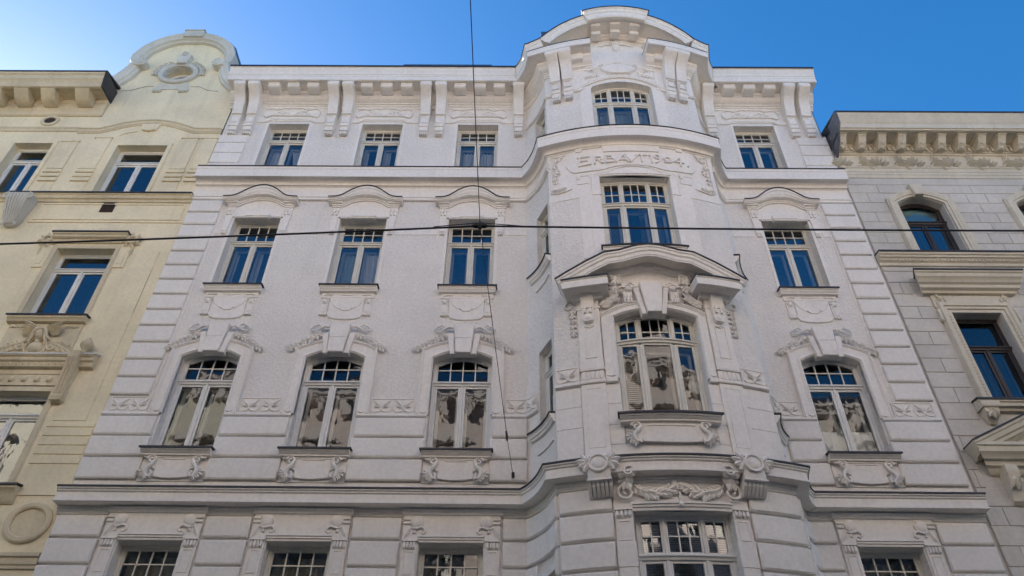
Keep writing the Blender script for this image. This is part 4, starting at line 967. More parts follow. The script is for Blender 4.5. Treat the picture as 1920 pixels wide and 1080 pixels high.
# fourth storey of the bay
b = B(); b.mould(-.83, .80, [(0, 11.90), (.16, 11.89), (.16, 11.86), (.14, 11.85), (.13, 11.81), (.10, 11.79), (.095, 11.76), (.04, 11.74), (0, 11.74)], 8)
s_ = part('window_sill', b)
b = B(); b.mould(-.86, .83, [(0, 11.94), (.185, 11.915), (.188, 11.88), (.174, 11.88), (.172, 11.90), (0, 11.915)], 8); sub('flashing', b, 'metal', s_)
b = B(); b.strip(-S_C + .003, -.90, 13.54, 15.10, 0, .012, 6); part('frieze_field', b)
b = B(); b.strip(.90, S_C - .003, 13.54, 15.10, 0, .012, 6); part('frieze_field', b)
b = B(); b.strip(-.90, .90, 14.13, 15.10, 0, .0125, 8); part('frieze_field', b)
for sg in (-1, 1):
    for q0, q1, d_ in ((.765, .99, .028), (.99, 1.205, .016)):
        a0, a1 = sorted((sg * q0 - .015, sg * q1 - .015)); part('lisene', B().box(a0, a1, 11.75, 13.56, 0, d_, .004, 2))
    a0, a1 = sorted((sg * .765, sg * .93)); 
    b = B(); b.strip(a0, a1, 13.56, 14.14, 0, .034, 3); b.tube([(sg * .93, 13.57, .03), (sg * .93, 14.12, .03), (sg * .88, 14.20, .03), (sg * .72, 14.235, .03), (sg * .60, 14.25, .03)], .014, 5); b.box(a0 - .02, a1 + .02, 13.545, 13.575, 0, .045, .006); part('window_surround', b)
    a0, a1 = sorted((sg * 1.0, sg * 1.25)); b = B(); b.box(a0, a1, 13.95, 14.22, 0, .03, .005); b.box(a0 - .01, a1 + .01, 14.18, 14.24, 0, .045, .006); b.box(a0, a0 + .07, 14.10, 14.18, 0, .05, .006); part('lisene_capital', b)
b = B(); b.strip(-.95, .93, 14.13, lambda a: 14.17 + .20 * max(0, 1 - (abs(a) / .9) ** 2), 0, .034, 12)
b.tube([(a, 14.235 + .19 * max(0, 1 - (abs(a) / .62) ** 2) ** 1.2, .034) for a in [-.62 + .062 * i for i in range(21)]], .014, 5)
b.mould(-.80, .80, [(0, 14.18), (.055, 14.18), (.055, 14.155), (.035, 14.145), (.035, 14.12), (0, 14.12)], 8); part('lintel_arch', b)
bot = lambda a: max(14.33 + (.35 * max(0, (abs(a) - 1.28) / .22) ** 2), 14.30 + .165 * max(0, 1 - (abs(a) / .75) ** 2))
b = B(); b.strip(-1.47, 1.43, bot, lambda a: 15.02 + .07 * max(0, 1 - (abs(a) / 1.5) ** 4), 0, .042, 28); ip = part('inscription_panel', b)
b = B(); b.loft([[(a, 14.90, .0), (a, 14.90, .075), (a * 1.07, 15.20, .075), (a * 1.07, 15.20, 0)] for a in [-.615 + .1225 * i for i in range(11)]]); part('panel_block', b)
for p0, p1 in ((-1.19, -.66), (.66, 1.12)):
    b = B(); b.mould(p0, p1, [(0, 15.15), (.10, 15.15), (.10, 15.12), (.07, 15.11), (.07, 15.08), (.05, 15.07), (0, 15.07)], 4); b.box(p0 - .05 if p0 < 0 else p1 - .1, p0 + .1 if p0 < 0 else p1 + .05, 15.0, 15.11, 0, .075, .01); part('panel_moulding', b)
# inscription
def letter(strokes, w=.017):
    b = B()
    for st in strokes: b.sweep(st, [(-w, .035), (-w, .080), (-w + .005, .086), (w - .005, .086), (w, .080), (w, .035)])
    return sub('letter', b, 'white', ip, ang=50)
def arcp(cx, cz, rx, rz, t0, t1, n=10): return [(cx + rx * math.cos(t0 + (t1 - t0) * i / n), cz + rz * math.sin(t0 + (t1 - t0) * i / n)) for i in range(n + 1)]
Lz, Hz = 14.52, 14.775
letter([[(-1.165, 14.49), (-1.165, 14.80)], [(-1.21, 14.79), (-.93, 14.79)], [(-1.165, 14.66), (-.98, 14.66)], [(-1.19, 14.505), (-.90, 14.53)]])
letter([[(-.83, Lz), (-.83, Hz)], [(-.845, Hz - .015), (-.72, Hz - .015)] + arcp(-.72, 14.705, .055, .055, PI / 2, -PI / 2, 6) + [(-.82, 14.65)], [(-.75, 14.65), (-.68, Lz + .015), (-.635, Lz + .015)]])
letter([[(-.585, Lz), (-.585, Hz)], [(-.60, Hz - .015), (-.48, Hz - .015)] + arcp(-.48, 14.715, .045, .045, PI / 2, -PI / 2, 6) + [(-.575, 14.67)], [(-.48, 14.665)] + arcp(-.46, 14.60, .075, .065, PI / 2, -PI / 2, 8) + [(-.60, 14.535)]])
letter([[(-.36, Lz), (-.195, Hz), (-.085, Lz)], [(-.30, 14.60), (-.12, 14.60)]])
letter([[(-.145, Hz - .005), (-.03, Lz + .01), (.135, Hz - .01)], [(-.17, Hz), (-.11, Hz)]])
letter([[(.075, Hz - .012), (.335, Hz - .012)], [(.205, Hz - .02), (.205, Lz)]])
letter([[(.38, 14.745), (.425, 14.80), (.425, Lz - .02)]])
letter([arcp(.555, 14.725, .065, .06, -.2, 2 * PI - .2, 14), [(.62, 14.73), (.615, 14.65), (.58, 14.58), (.51, 14.525)]])
letter([arcp(.785, 14.68, .075, .06, 0, 2 * PI, 14), [(.70, 14.58), (.87, 14.58)]])
letter([[(1.075, 14.50), (1.075, 14.79), (.92, 14.625), (1.16, 14.625)]])
letter([[(1.225, 14.535), (1.26, 14.535)]], .014)
# corner vines beside the inscription
for sg in (-1, 1):
    c_ = sg * 1.68 - .02; b = B()
    b.tube([(c_ + sg * .12, 15.02, .03), (c_ + sg * .12, 13.85, .03)], .016, 5); b.tube([(c_ + sg * .05, 14.98, .03), (c_ + sg * .06, 14.3, .03)], .010, 5)
    b.tube([(c_ + sg * .14, 13.82, .03), (c_, 13.77, .035), (c_ - sg * .2, 13.80, .035), (c_ - sg * .34, 13.84, .03)], [.012, .018, .016, .008], 6)
    b.tube([(c_ + sg * .1, 15.02, .03), (c_ - sg * .1, 14.98, .035), (c_ - sg * .22, 15.02, .03)], .014, 5)
    vine(b, [(c_ - sg * .16, 14.98), (c_ - sg * .02, 14.88), (c_ + sg * .05, 14.70), (c_ - sg * .02, 14.50), (c_ + sg * .04, 14.30), (c_ + sg * .02, 14.1)], 8, .10, .05, .02, 21)
    vine(b, [(c_ + sg * .15, 13.90), (c_ - sg * .02, 13.85), (c_ - sg * .16, 13.87)], 4, .11, .05, .02, 22)
    for q, z in ((-.12, 14.93), (-.06, 14.86), (.0, 14.45), (-.07, 14.42), (.02, 13.9), (-.05, 13.88)): b.dome(c_ + sg * q, z, .03, .035, .04, 9)
    b.box(c_ + sg * .09 - .07, c_ + sg * .09 + .07, 14.66, 14.72, 0, .04, .006)
    part('vine_relief', b, ang=50)
window(WB, bay, -.76, .76, 11.95, 14.12, 0, 13.40, [1, 1.5, 1], [2, 3, 2], 2, -.20, n=6, zrow=13.72)

# fifth storey of the bay and gable
for sg in (-1, 1):
    a0, a1 = sorted((sg * .755, sg * 1.03)); b = B(); b.strip(a0, a1, 15.62, 17.42, 0, .014, 4); part('window_surround', b)
top5 = lambda a: 17.44 + .42 * max(0, 1 - (abs(a) / 1.05) ** 2)
b = B(); b.strip(-S_C + .003, -1.03, 17.40, 18.3, 0, .012, 5); part('frieze_field', b)
b = B(); b.strip(1.03, S_C - .003, 17.40, 18.3, 0, .012, 5); part('frieze_field', b)
b = B(); b.strip(-1.03, 1.03, lambda a: (17.67 - .17 * (a / .75) ** 2) if abs(a) < .75 else 17.41, lambda a: max(18.2, arcz(a, .4) - .2), 0, .0125, 40); part('gable_field', b)
ba = [(-1.9, 17.42), (-1.03, 17.42), (-1.0, 17.52), (-.8, 17.64), (-.55, 17.75), (-.28, 17.83), (0, 17.855)]
b = B(); b.sweep([(a if abs(a) < 1.85 else math.copysign(1.88, a), z) for a, z in symm(ba)], [(.045, 0), (.045, .045), (.025, .05), (.015, .035), (-.015, .035), (-.025, .055), (-.05, .055), (-.055, 0)]); part('arch_band', b)
for F in (conL, conR): b = MB(F); b.mould(0, LC, [(0, 17.47), (.05, 17.47), (.05, 17.43), (.03, 17.42), (.03, 17.39), (.05, 17.38), (.05, 17.365), (0, 17.365)], 12); part('arch_band', b); part('frieze_field', MB(F).strip(0, LC, 17.46, 18.25, 0, .012, 12))
window(WB, bay, -.75, .75, 15.55, 17.67, .17, 17.00, [1, 1.5, 1], [2, 3, 2], 2, -.20, n=6, zrow=17.28)
# cartouche over the window
b = B(); cs, cz = -.02, 18.20
b.dome(cs, cz, .012, .41, .03, 30, .20, 3, .04); b.ring(cs, cz, .39, .43, .0, .075, 32, .5)
o = part('cartouche', b, ang=50)
b = B()
for sg in (-1, 1):
    b.spiral(cs + sg * .40, 18.33, .05, .07, .02, 0 if sg > 0 else PI, sg * 1.1, .02, 12)
    b.spiral(cs + sg * .07, 18.44, .05, .06, .015, -PI / 2, sg * 1.0, .016, 10)
    for an, L in ((.3, .26), (-.2, .28), (-.7, .24), (.8, .18), (-1.2, .2)): b.leaf(cs + sg * .46, 18.20, .02, an if sg > 0 else PI - an, L, .09, .045, .01)
    b.tube([(cs + sg * .45, 18.28, .04), (cs + sg * .58, 18.25, .05), (cs + sg * .72, 18.20, .04), (cs + sg * .76, 18.14, .04)], [.02, .026, .02, .01], 6)
    b.prism([(cs + sg * .50, 18.04), (cs + sg * .86, 17.93), (cs + sg * .86, 17.89), (cs + sg * .50, 17.99)], 0, .06, .006)
    for i in range(6): q = cs + sg * (.53 + i * .06); b.box(q - .022, q + .022, 17.86 - i * .012 + .05, 17.97 - i * .018 + .02, 0, .05, .008)
    b.leaf(cs + sg * .18, 18.01, .04, PI / 2 - sg * 1.9, .14, .05, .03)
b.leaf(cs, 18.38, .05, PI / 2, .14, .08, .04)
sub('cartouche_leaves', b, 'white', o, ang=50)
b = B()                                                           # crest under the arch
b.prism([(-.09, 19.30), (-.10, 19.12), (-.06, 19.05), (.0, 19.03), (.06, 19.05), (.10, 19.12), (.09, 19.30)], 0, .06, .02); b.dome(0, 19.36, .02, .10, .06, 12, .05); b.dome(0, 19.44, .03, .05, .05, 10)
for sg in (-1, 1):
    b.spiral(sg * .11, 19.38, .05, .06, .015, -PI / 2, sg * 1.1, .018, 12); b.tube([(sg * .10, 19.30, .04), (sg * .22, 19.33, .04), (sg * .34, 19.27, .04), (sg * .5, 19.27, .03)], [.02, .018, .014, .006], 6)
    b.leaf(sg * .14, 19.3, .02, PI / 2 - sg * 1.2, .15, .06, .04); b.leaf(sg * .3, 19.29, .02, PI / 2 - sg * 1.8, .12, .05, .03)
part('crest', b, ang=50)
# arched crown of the gable
def arc(s0, s1, n, off=0): return [(s0 + (s1 - s0) * i / n, arcz(s0 + (s1 - s0) * i / n, off)) for i in range(n + 1)]
CA = [(0, -.35), (0, .615), (-.045, .615), (-.06, .595), (-.11, .59), (-.135, .565), (-.235, .56), (-.25, .545), (-.285, .545), (-.285, .51), (-.265, .50), (-.265, .12), (-.33, .10), (-.36, .06), (-.40, .05), (-.41, 0), (-.41, -.35)]
b = B(); b.sweep(arc(-1.84, 1.84, 40), CA); ca = part('gable_crown', b)
CA2 = [(0, .28), (0, .615), (-.045, .615), (-.06, .595), (-.11, .59), (-.135, .565), (-.235, .56), (-.25, .545), (-.285, .545), (-.285, .28)]
for sg in (-1, 1):
    pth = [(sg * 1.83, arcz(1.83)), (sg * 1.95, 19.165), (sg * 2.08, 19.14), (sg * 2.20, 19.135)]
    pth = pth if sg > 0 else pth[::-1]
    b = B(); b.sweep(pth, CA2); sub('crown_springer', b, 'white', ca)
    b = B(); b.sweep(pth, [(.02, .28), (.02, .63), (-.012, .636), (.001, .28)]); sub('flashing', b, 'metal', ca)
CB = [(.05, -.3), (.05, .72), (0, .72), (-.02, .69), (-.10, .68), (-.13, .65), (-.26, .645), (-.275, .63), (-.30, .63), (-.30, .55), (-.20, .5)]
b = B(); b.sweep(arc(-.77, .74, 20), CB); sub('crown_centre', b, 'white', ca)
b = B(); b.sweep(arc(-1.84, -.775, 14), [(.02, -.35), (.02, .63), (-.012, .636), (.001, -.35)]); sub('flashing', b, 'metal', ca)
b = B(); b.sweep(arc(.745, 1.84, 14), [(.02, -.35), (.02, .63), (-.012, .636), (.001, -.35)]); sub('flashing', b, 'metal', ca)
b = B(); b.sweep(arc(-.79, .76, 14), [(.072, -.35), (.072, .735), (.042, .74), (.052, -.35)]); sub('flashing', b, 'metal', ca)
for s in (-.50, -.02, .46):
    z = arcz(s, .265); b = B(); b.box(s - .115, s + .115, z - .09, z + .03, .08, .46, .012); b.box(s - .115, s + .115, z - .20, z - .09, .08, .30, .02)
    for i in range(4): q = s - .075 + i * .05; b.box(q - .018, q + .018, z - .075, z - .02, .44, .475, .008)
    part('modillion', b)
for sg in (-1, 1):                                                # lower relieving mouldings under the crown
    b = B(); b.sweep(arc(min(sg * 1.62, sg * .72), max(sg * 1.62, sg * .72), 10, .52), [(0, 0), (0, .20), (-.06, .20), (-.08, .16), (-.10, .0)]); part('crown_bed', b)
    a0, a1 = sorted((sg * 1.22, sg * .88)); b = B(); b.box(a0, a1, 18.42, 18.66, 0, .30, .03); b.box(a0, a1, 18.30, 18.36, 0, .12, .01); b.box(a0, a1, 17.44, 18.28, 0, .03, .005); part('cornice_return', b)
b = MB(lambda a, z, d: (CXB + a, CYB - RB - d, z)); ar = [(s, z + .0) for s, z in arc(-1.9, 1.9, 24)]
b.loft([[(a, z, -.2) for a, z in ar] + [(1.9, 18.7, -.2), (-1.9, 18.7, -.2)], [(a, z, -4.5) for a, z in ar] + [(1.9, 18.7, -4.5), (-1.9, 18.7, -4.5)]])
part('gable_roof', b, 'metal')
# concave flanks: windows and sills
for F, flip in ((conL, 0), (conR, 1)):
    for o in SIDE:
        a0, a1 = (o[0], o[1]) if not flip else (LC - o[1], LC - o[0])
        window(WB, F, a0, a1, o[2] + .02, o[3], 0, o[2] + (o[3] - o[2]) * .72, [1], [2], 1, -.16, mat='wframe' if o[2] < 10 else 'cream', inner=False, n=4)
        if 7 < o[2] < 14:
            z = o[2] + .03
            e0, e1 = (a0 - .22, a1 + .12) if not flip else (a0 - .12, a1 + .22)
            b = MB(F); b.mould(e0, e1, [(0, z), (.11, z - .01), (.11, z - .04), (.095, z - .05), (.085, z - .09), (.06, z - .11), (.055, z - .14), (.02, z - .16), (0, z - .16)], 10); so = part('window_sill', b)
            b = MB(F); b.mould(e0 - .02, e1 + .01, [(0, z + .035), (.13, z + .018), (.133, z - .018), (.12, z - .018), (.118, z), (0, z + .01)], 10); sub('flashing', b, 'metal', so)
            b = MB(F); b.strip(a0 - .05, a1 + .02, z - .46, z - .42, 0, .035, 6); sub('apron_bar', b, 'white', so)
    # smooth strip at the arris
# roof lights and small roof pieces
for i in range(3):
    x0 = -3.2 + i * .82
    b = MB(); b.box(x0, x0 + .76, 19.20, 19.86, .20, .28, .01); b.box(x0 - .03, x0 + .79, 19.84, 19.92, .18, .32, .01)
    o = part('roof_light', b, 'bluemetal')
    g = MB(); g.quad([(x0 + .05, 19.3, .283), (x0 + .71, 19.3, .283), (x0 + .71, 19.82, .283), (x0 + .05, 19.82, .283)]); sub('pane', g, 'glass_flat', o)
b = MB(); b.box(.62, .84, 20.6, 21.62, .15, .35, .02); part('vent_pipe', b, 'bluemetal')
for x in [-7.2 + 1.35 * i for i in range(6)] + [5.2, 6.4, 7.6]:
    b = MB(); b.box(x - .012, x + .012, 19.17, 19.26, .60, .66); b.box(x - .03, x + .03, 19.24, 19.262, .58, .68); part('snow_hook', b, 'metal')
# hook on the wall that holds the span wire

# ------------------------------------------------------------------ yellow building on the left
YB = empty('apartment_building', (-11.8, 0, 0), label='yellow plaster house with curved gable and round window left of the white house', category='building')
def yp(name, b, mat='yellow', **k):
    o = mk(name, b, mat, YB, **k); KIDS.setdefault(o.name, []); return o
YL, YR = -17.2, WL - .008
GYC = -9.62
GOUT = [(-11.45, 19.22), (-11.25, 19.42), (-11.06, 19.72), (-10.95, 20.10), (-11.02, 20.32), (-11.03, 20.55), (-10.88, 20.97), (-10.70, 21.20), (-10.49, 21.40), (-10.22, 21.55), (-9.97, 21.63)]
GFULL = GOUT + [(2 * GYC - a, z) for a, z in reversed(GOUT)]
def gtop(a):
    a = GYC - abs(a - GYC)
    pts = sorted([p for p in GOUT if p not in ((-11.02, 20.32), (-11.03, 20.55))]) + [(GYC, 21.63)]
    if a <= pts[0][0]: return 18.9
    for p, q in zip(pts, pts[1:]):
        if p[0] <= a <= q[0]: return p[1] + (q[1] - p[1]) * (a - p[0]) / max(1e-6, q[0] - p[0]) - .08
    return 21.5
YOPS = [(-10.20, -8.92, 14.80, 16.65, 0), (-12.86, -11.87, 14.80, 16.72, 0), (-10.25, -8.95, 11.02, 13.02, 0), (-13.6, -12.3, 11.02, 13.02, 0), (-10.15, -8.83, 7.35, 9.28, 0), (-13.5, -12.18, 7.35, 9.28, 0), (-10.03, -9.19, 19.50, 20.16, -1), (-10.15, -8.83, 3.6, 5.6, 0)]
gx = sorted(set([a for a, z in GFULL]))
yp('wall', MB().wall(YL, YR, 0, lambda a: gtop(a) if a > -11.4 else 18.2, YOPS, 1, .26, extra=[-11.4001, -11.3999] + gx))
# gable coping with volutes
CP = [(.09, -.55), (.09, .10), (.06, .20), (.02, .215), (-.02, .20), (-.06, .17), (-.16, .16), (-.19, .10), (-.24, .085), (-.26, .0), (-.26, -.02)]
up = GOUT[5:] ; up = up + [(2 * GYC - a, z) for a, z in reversed(up)]
lowL = [(-11.50, 19.14), (-11.35, 19.28), (-11.18, 19.50), (-11.04, 19.78), (-10.95, 20.12)]
lowR = [(2 * GYC - a, z) for a, z in reversed(lowL)][:-1] + [(-7.74, 19.14)]
up2 = [(-10.72, 20.06), (-10.90, 20.12), (-11.02, 20.32)] + up + [(2 * GYC + 11.02, 20.32), (2 * GYC + 10.90, 20.12), (2 * GYC + 10.72, 20.06)]
o = yp('gable_coping', MB().sweep(up2, CP), 'yzinc')
b = MB(); b.sweep(up, [(.115, -.55), (.115, .11), (.085, .13), (.09, -.55)]); sub('flashing', b, 'zinc', o)
b = MB(); b.box(GYC - .30, GYC + .27, 21.50, 21.78, -.4, .24, .02); b.box(GYC - .33, GYC + .30, 21.775, 21.80, -.4, .26); sub('gable_block', b, 'yzinc', o)
yp('gable_coping', MB().sweep(lowL, CP), 'yzinc'); yp('gable_coping', MB().sweep(lowR, CP), 'yzinc')
for sg in (-1, 1):
    c = GYC + sg * 1.10; b = MB(); b.dome(c, 20.15, 0, .18, .03, 18, .15, 2, .22); b.spiral(c, 20.15, .235, .15, .03, PI / 2, sg * 1.2, .022, 16, .7); yp('gable_volute', b, 'yzinc')
b = MB(); b.ring(-9.61, 19.83, .42, .56, .0, .10, 32, .84); b.ring(-9.61, 19.83, .40, .46, -.1, .06, 32, .84); rg = yp('oculus_ring', b, 'yzinc')
b = MB()
for i in range(15):
    an = PI * (.02 + .96 * i / 14)
    if 5 < i < 9: continue
    for q in (-.6, .5): b.leaf(-9.61 + .66 * math.cos(an), 19.85 + .56 * math.sin(an), .02, an + PI / 2 * (1 if an < PI / 2 else -1) + PI + q, .17, .09, .06, .02)
    b.dome(-9.61 + .66 * math.cos(an), 19.85 + .56 * math.sin(an), .03, .035, .04, 7)
sub('wreath', b, 'yzinc', rg, ang=50)
b = MB(); b.prism([(-9.80, 20.62), (-9.74, 20.20), (-9.48, 20.20), (-9.42, 20.62)], 0, .17, .02); b.dome(-9.61, 20.60, .05, .18, .03, 14, .10, 2, .10); b.spiral(-9.61, 20.60, .19, .11, .03, 0, 1.2, .018, 14); sub('oculus_keystone', b, 'yzinc', rg)
b = MB(); b.box(-10.10, -9.84, 19.02, 19.10, 0, .05); b.box(-9.38, -9.12, 19.02, 19.10, 0, .05)
for x0 in (-10.10, -9.38):
    for i in range(4): b.box(x0 + .02 + i * .06, x0 + .06 + i * .06, 18.96, 19.03, 0, .05, .01)
b.prism([(-10.10, 19.10), (-9.12, 19.10), (-9.22, 19.45), (-10.0, 19.45)], 0, .022); b.sweep([(-11.3, 19.02), (-10.7, 19.06), (-10.35, 19.25), (-10.12, 19.25)], [(-.01, 0), (-.01, .02), (.01, .02), (.01, 0)]); b.sweep([(-9.1, 19.25), (-8.85, 19.25), (-8.6, 19.08), (-8.3, 19.04)], [(-.01, 0), (-.01, .02), (.01, .02), (.01, 0)]); yp('oculus_apron', b, 'ygable')
b = MB(); b.ring(-9.61, 19.83, .34, .42, -.30, -.22, 28, .79); b.box(-10.0, -9.22, 19.60, 19.66, -.30, -.20); wn = mk('window', b, 'wframe', YB); KIDS.setdefault(wn.name, [])
g = MB(); g.v += [flat(-9.61 + .38 * math.cos(2 * PI * k / 24), 19.83 + .30 * math.sin(2 * PI * k / 24), -.275) for k in range(24)]; g.f.append(tuple(range(24))); sub('pane', g, 'glass_flat', wn)
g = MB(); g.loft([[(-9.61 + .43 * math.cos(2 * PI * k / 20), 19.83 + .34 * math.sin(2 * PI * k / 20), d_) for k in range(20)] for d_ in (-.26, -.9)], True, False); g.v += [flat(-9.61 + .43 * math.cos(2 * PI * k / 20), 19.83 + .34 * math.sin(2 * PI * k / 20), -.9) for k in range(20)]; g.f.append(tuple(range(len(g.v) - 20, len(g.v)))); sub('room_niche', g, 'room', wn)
# main cornice with end return
def ycorn(prof, x0, x1, mat, name):
    b = MB(); b.loft([[(x0, z, d) for d, z in prof], [(x1 + .62 * 0 - .0 + (.0 if d < .1 else 0), z, d) for d, z in prof]]); return yp(name, b, mat)
o = ycorn([(0, 18.95), (.60, 18.92), (.70, 18.90), (.70, 18.82), (.66, 18.79), (.655, 18.66), (.60, 18.60), (.58, 18.50), (.565, 18.42), (.50, 18.41), (.50, 18.44), (.12, 18.44), (.12, 18.30), (.10, 18.28), (.08, 18.10), (.05, 18.06), (.04, 17.93), (.06, 17.90), (.03, 17.86), (0, 17.86)], YL, -11.06, 'ytrim', 'main_cornice')
b = MB(); b.loft([[(x, z, d) for d, z in [(-.4, 19.3), (.70, 18.965), (.72, 18.89), (.70, 18.89), (.69, 18.93), (-.4, 19.2)]] for x in (YL, -11.02)]); sub('flashing', b, 'metal', o)
b = MB(); b.loft([[(-11.06, 18.95, 0), (-11.03, 18.95, 0), (-11.03, 18.45, 0), (-11.06, 18.45, 0)], [(-11.06, 18.95, .70), (-11.02, 18.95, .70), (-11.02, 18.42, .57), (-11.06, 18.42, .57)]]); sub('flashing', b, 'metal', o)
y0 = None
for x in (-11.57, -12.475, -13.185, -13.9, -14.6):
    b = MB(); b.loft([[(q, 18.44, .1), (q, 18.44, .53), (q, 18.37, .53), (q, 18.345, .50), (q, 18.20, .36), (q, 18.14, .25), (q, 18.14, .1)] for q in (x - .185, x + .185)])
    b.box(x - .20, x + .20, 18.40, 18.445, .1, .55); yp('cornice_block', b, 'ytrim')
b = MB(); b.ring(-12.36, 17.67, .15, .24, 0, .045, 24, .85); ov = yp('round_vent', b, 'ytrim'); b = MB(); b.dome(-12.36, 17.67, .0, .155, .004, 16, .13, 2, .012); sub('vent_grille', b, 'vent', ov)
yp('string_course', MB().mould(YL, -11.43, [(0, 17.36), (.06, 17.36), (.06, 17.32), (.04, 17.30), (.03, 17.22), (0, 17.21)]), 'ytrim')
ab = [(-11.43, 17.20), (-10.88, 17.20), (-10.70, 17.27), (-10.3, 17.45), (-9.95, 17.545), (-9.62, 17.575), (-9.3, 17.55), (-8.95, 17.45), (-8.6, 17.30), (-8.42, 17.22), (-7.71, 17.22)]
b = MB(); b.sweep(ab, [(.11, 0), (.11, .075), (.08, .075), (.065, .05), (-.01, .045), (-.02, .03), (-.05, .025), (-.06, 0)]); ya = yp('gable_arch', b, 'ytrim')
b = MB(); b.prism([(-9.85, 17.50), (-9.78, 17.26), (-9.62, 17.22), (-9.42, 17.26), (-9.36, 17.50)], 0, .07, .012); b.sweep([(-10.3, 17.05), (-10.2, 17.15), (-9.9, 17.24)], [(-.01, 0), (-.01, .02), (.01, .02), (.01, 0)]); sub('arch_keystone', b, 'yellow', ya)
for x0, x1, zt in ((-10.86, -10.45, 16.95), (-8.62, -8.22, 16.95), (-11.66, -11.25, 16.80), (-8.10, -7.72, 16.95)):
    b = MB(); b.box(x0, x1, 15.75, zt, 0, .03, .004); b.box(x0 - .03, x1 + .03, zt - .02, zt + .03, 0, .05)
    pl = yp('pilaster_strip', b)
    for i in range(3): z = 15.28 + i * .16; b = MB(); b.box(x0 - .02, x1 + .02, z, z + .11, 0, .05, .01); sub('pilaster_band', b, 'yellow', pl)
    b = MB(); b.box(x0, x1, 14.8, 15.24, 0, .02); sub('pilaster_foot', b, 'yellow', pl)
for x0, x1, zt in ((-10.20, -8.92, 16.65), (-12.86, -11.87, 16.72)):
    b = MB(); b.sweep([(x0, 14.8), (x0, zt), (x1, zt), (x1, 14.8)], [(0, 0), (0, .03), (.10, .03), (.10, 0)]); yp('window_surround', b)
window(YB, flat, -10.20, -8.92, 14.82, 16.65, 0, 16.17, [1, 1], [0], 1, -.22, mat='wframe', glass='glass_flat', inner=False)
window(YB, flat, -12.86, -11.87, 14.82, 16.72, 0, 16.22, [1, 1], [0], 1, -.22, mat='wframe', glass='glass_flat', inner=False)
o = yp('string_course', MB().mould(YL, YR, [(0, 14.745), (.14, 14.735), (.14, 14.70), (.11, 14.68), (.09, 14.61), (.05, 14.59), (.03, 14.53), (0, 14.53)]), 'ytrim')
sub('flashing', MB().mould(YL, YR, [(0, 14.785), (.16, 14.765), (.164, 14.72), (.15, 14.72), (.147, 14.75), (0, 14.76)]), 'metal', o)
b = MB(); b.sweep([(-11.2, 13.97), (-7.83, 13.97), (-7.83, 14.48), (-11.2, 14.48)], [(-.02, 0), (-.02, .02), (.02, .02), (.03, 0)], True); yp('panel_border', b)
yp('groove_moulding', MB().box(-11.3, YR - .02, 13.86, 13.90, 0, .02), 'yellow')
b = MB(); b.box(-9.78, -9.47, 14.21, 14.55, 0, .018, .004)
for i in range(5): b.box(-9.75, -9.50, 14.25 + i * .058, 14.28 + i * .058, .0, .03)
yp('vent_grille', b, 'vent')
b = MB(); b.loft([[(-11.62 - w_, z, 0), (-11.62 - w_, z, d), (-11.62 + w_, z, d), (-11.62 + w_, z, 0)] for z, d, w_ in ((14.56, .30, .27), (14.4, .30, .26), (14.1, .22, .22), (13.85, .14, .2), (13.7, .10, .12), (13.66, .05, .05))]); sh = yp('shell_bracket', b, 'yzinc')
b = MB()
for k in range(-3, 4): b.tube([(-11.62 + k * .03, 13.72, .12), (-11.62 + k * .055, 14.0, .20), (-11.62 + k * .07, 14.3, .29), (-11.62 + k * .075, 14.5, .31)], [.015, .03, .035, .03], 6)
sub('shell_ribs', b, 'yzinc', sh)
b = MB()
for sg in (-1, 1): b.spiral(-11.62 + sg * .24, 14.44, .30, .10, .02, PI / 2, -sg * 1.3, .035, 14); b.leaf(-11.62 + sg * .1, 13.78, .12, -PI / 2 + sg * .4, .16, .1, .05)
sub('shell_volutes', b, 'yzinc', sh)
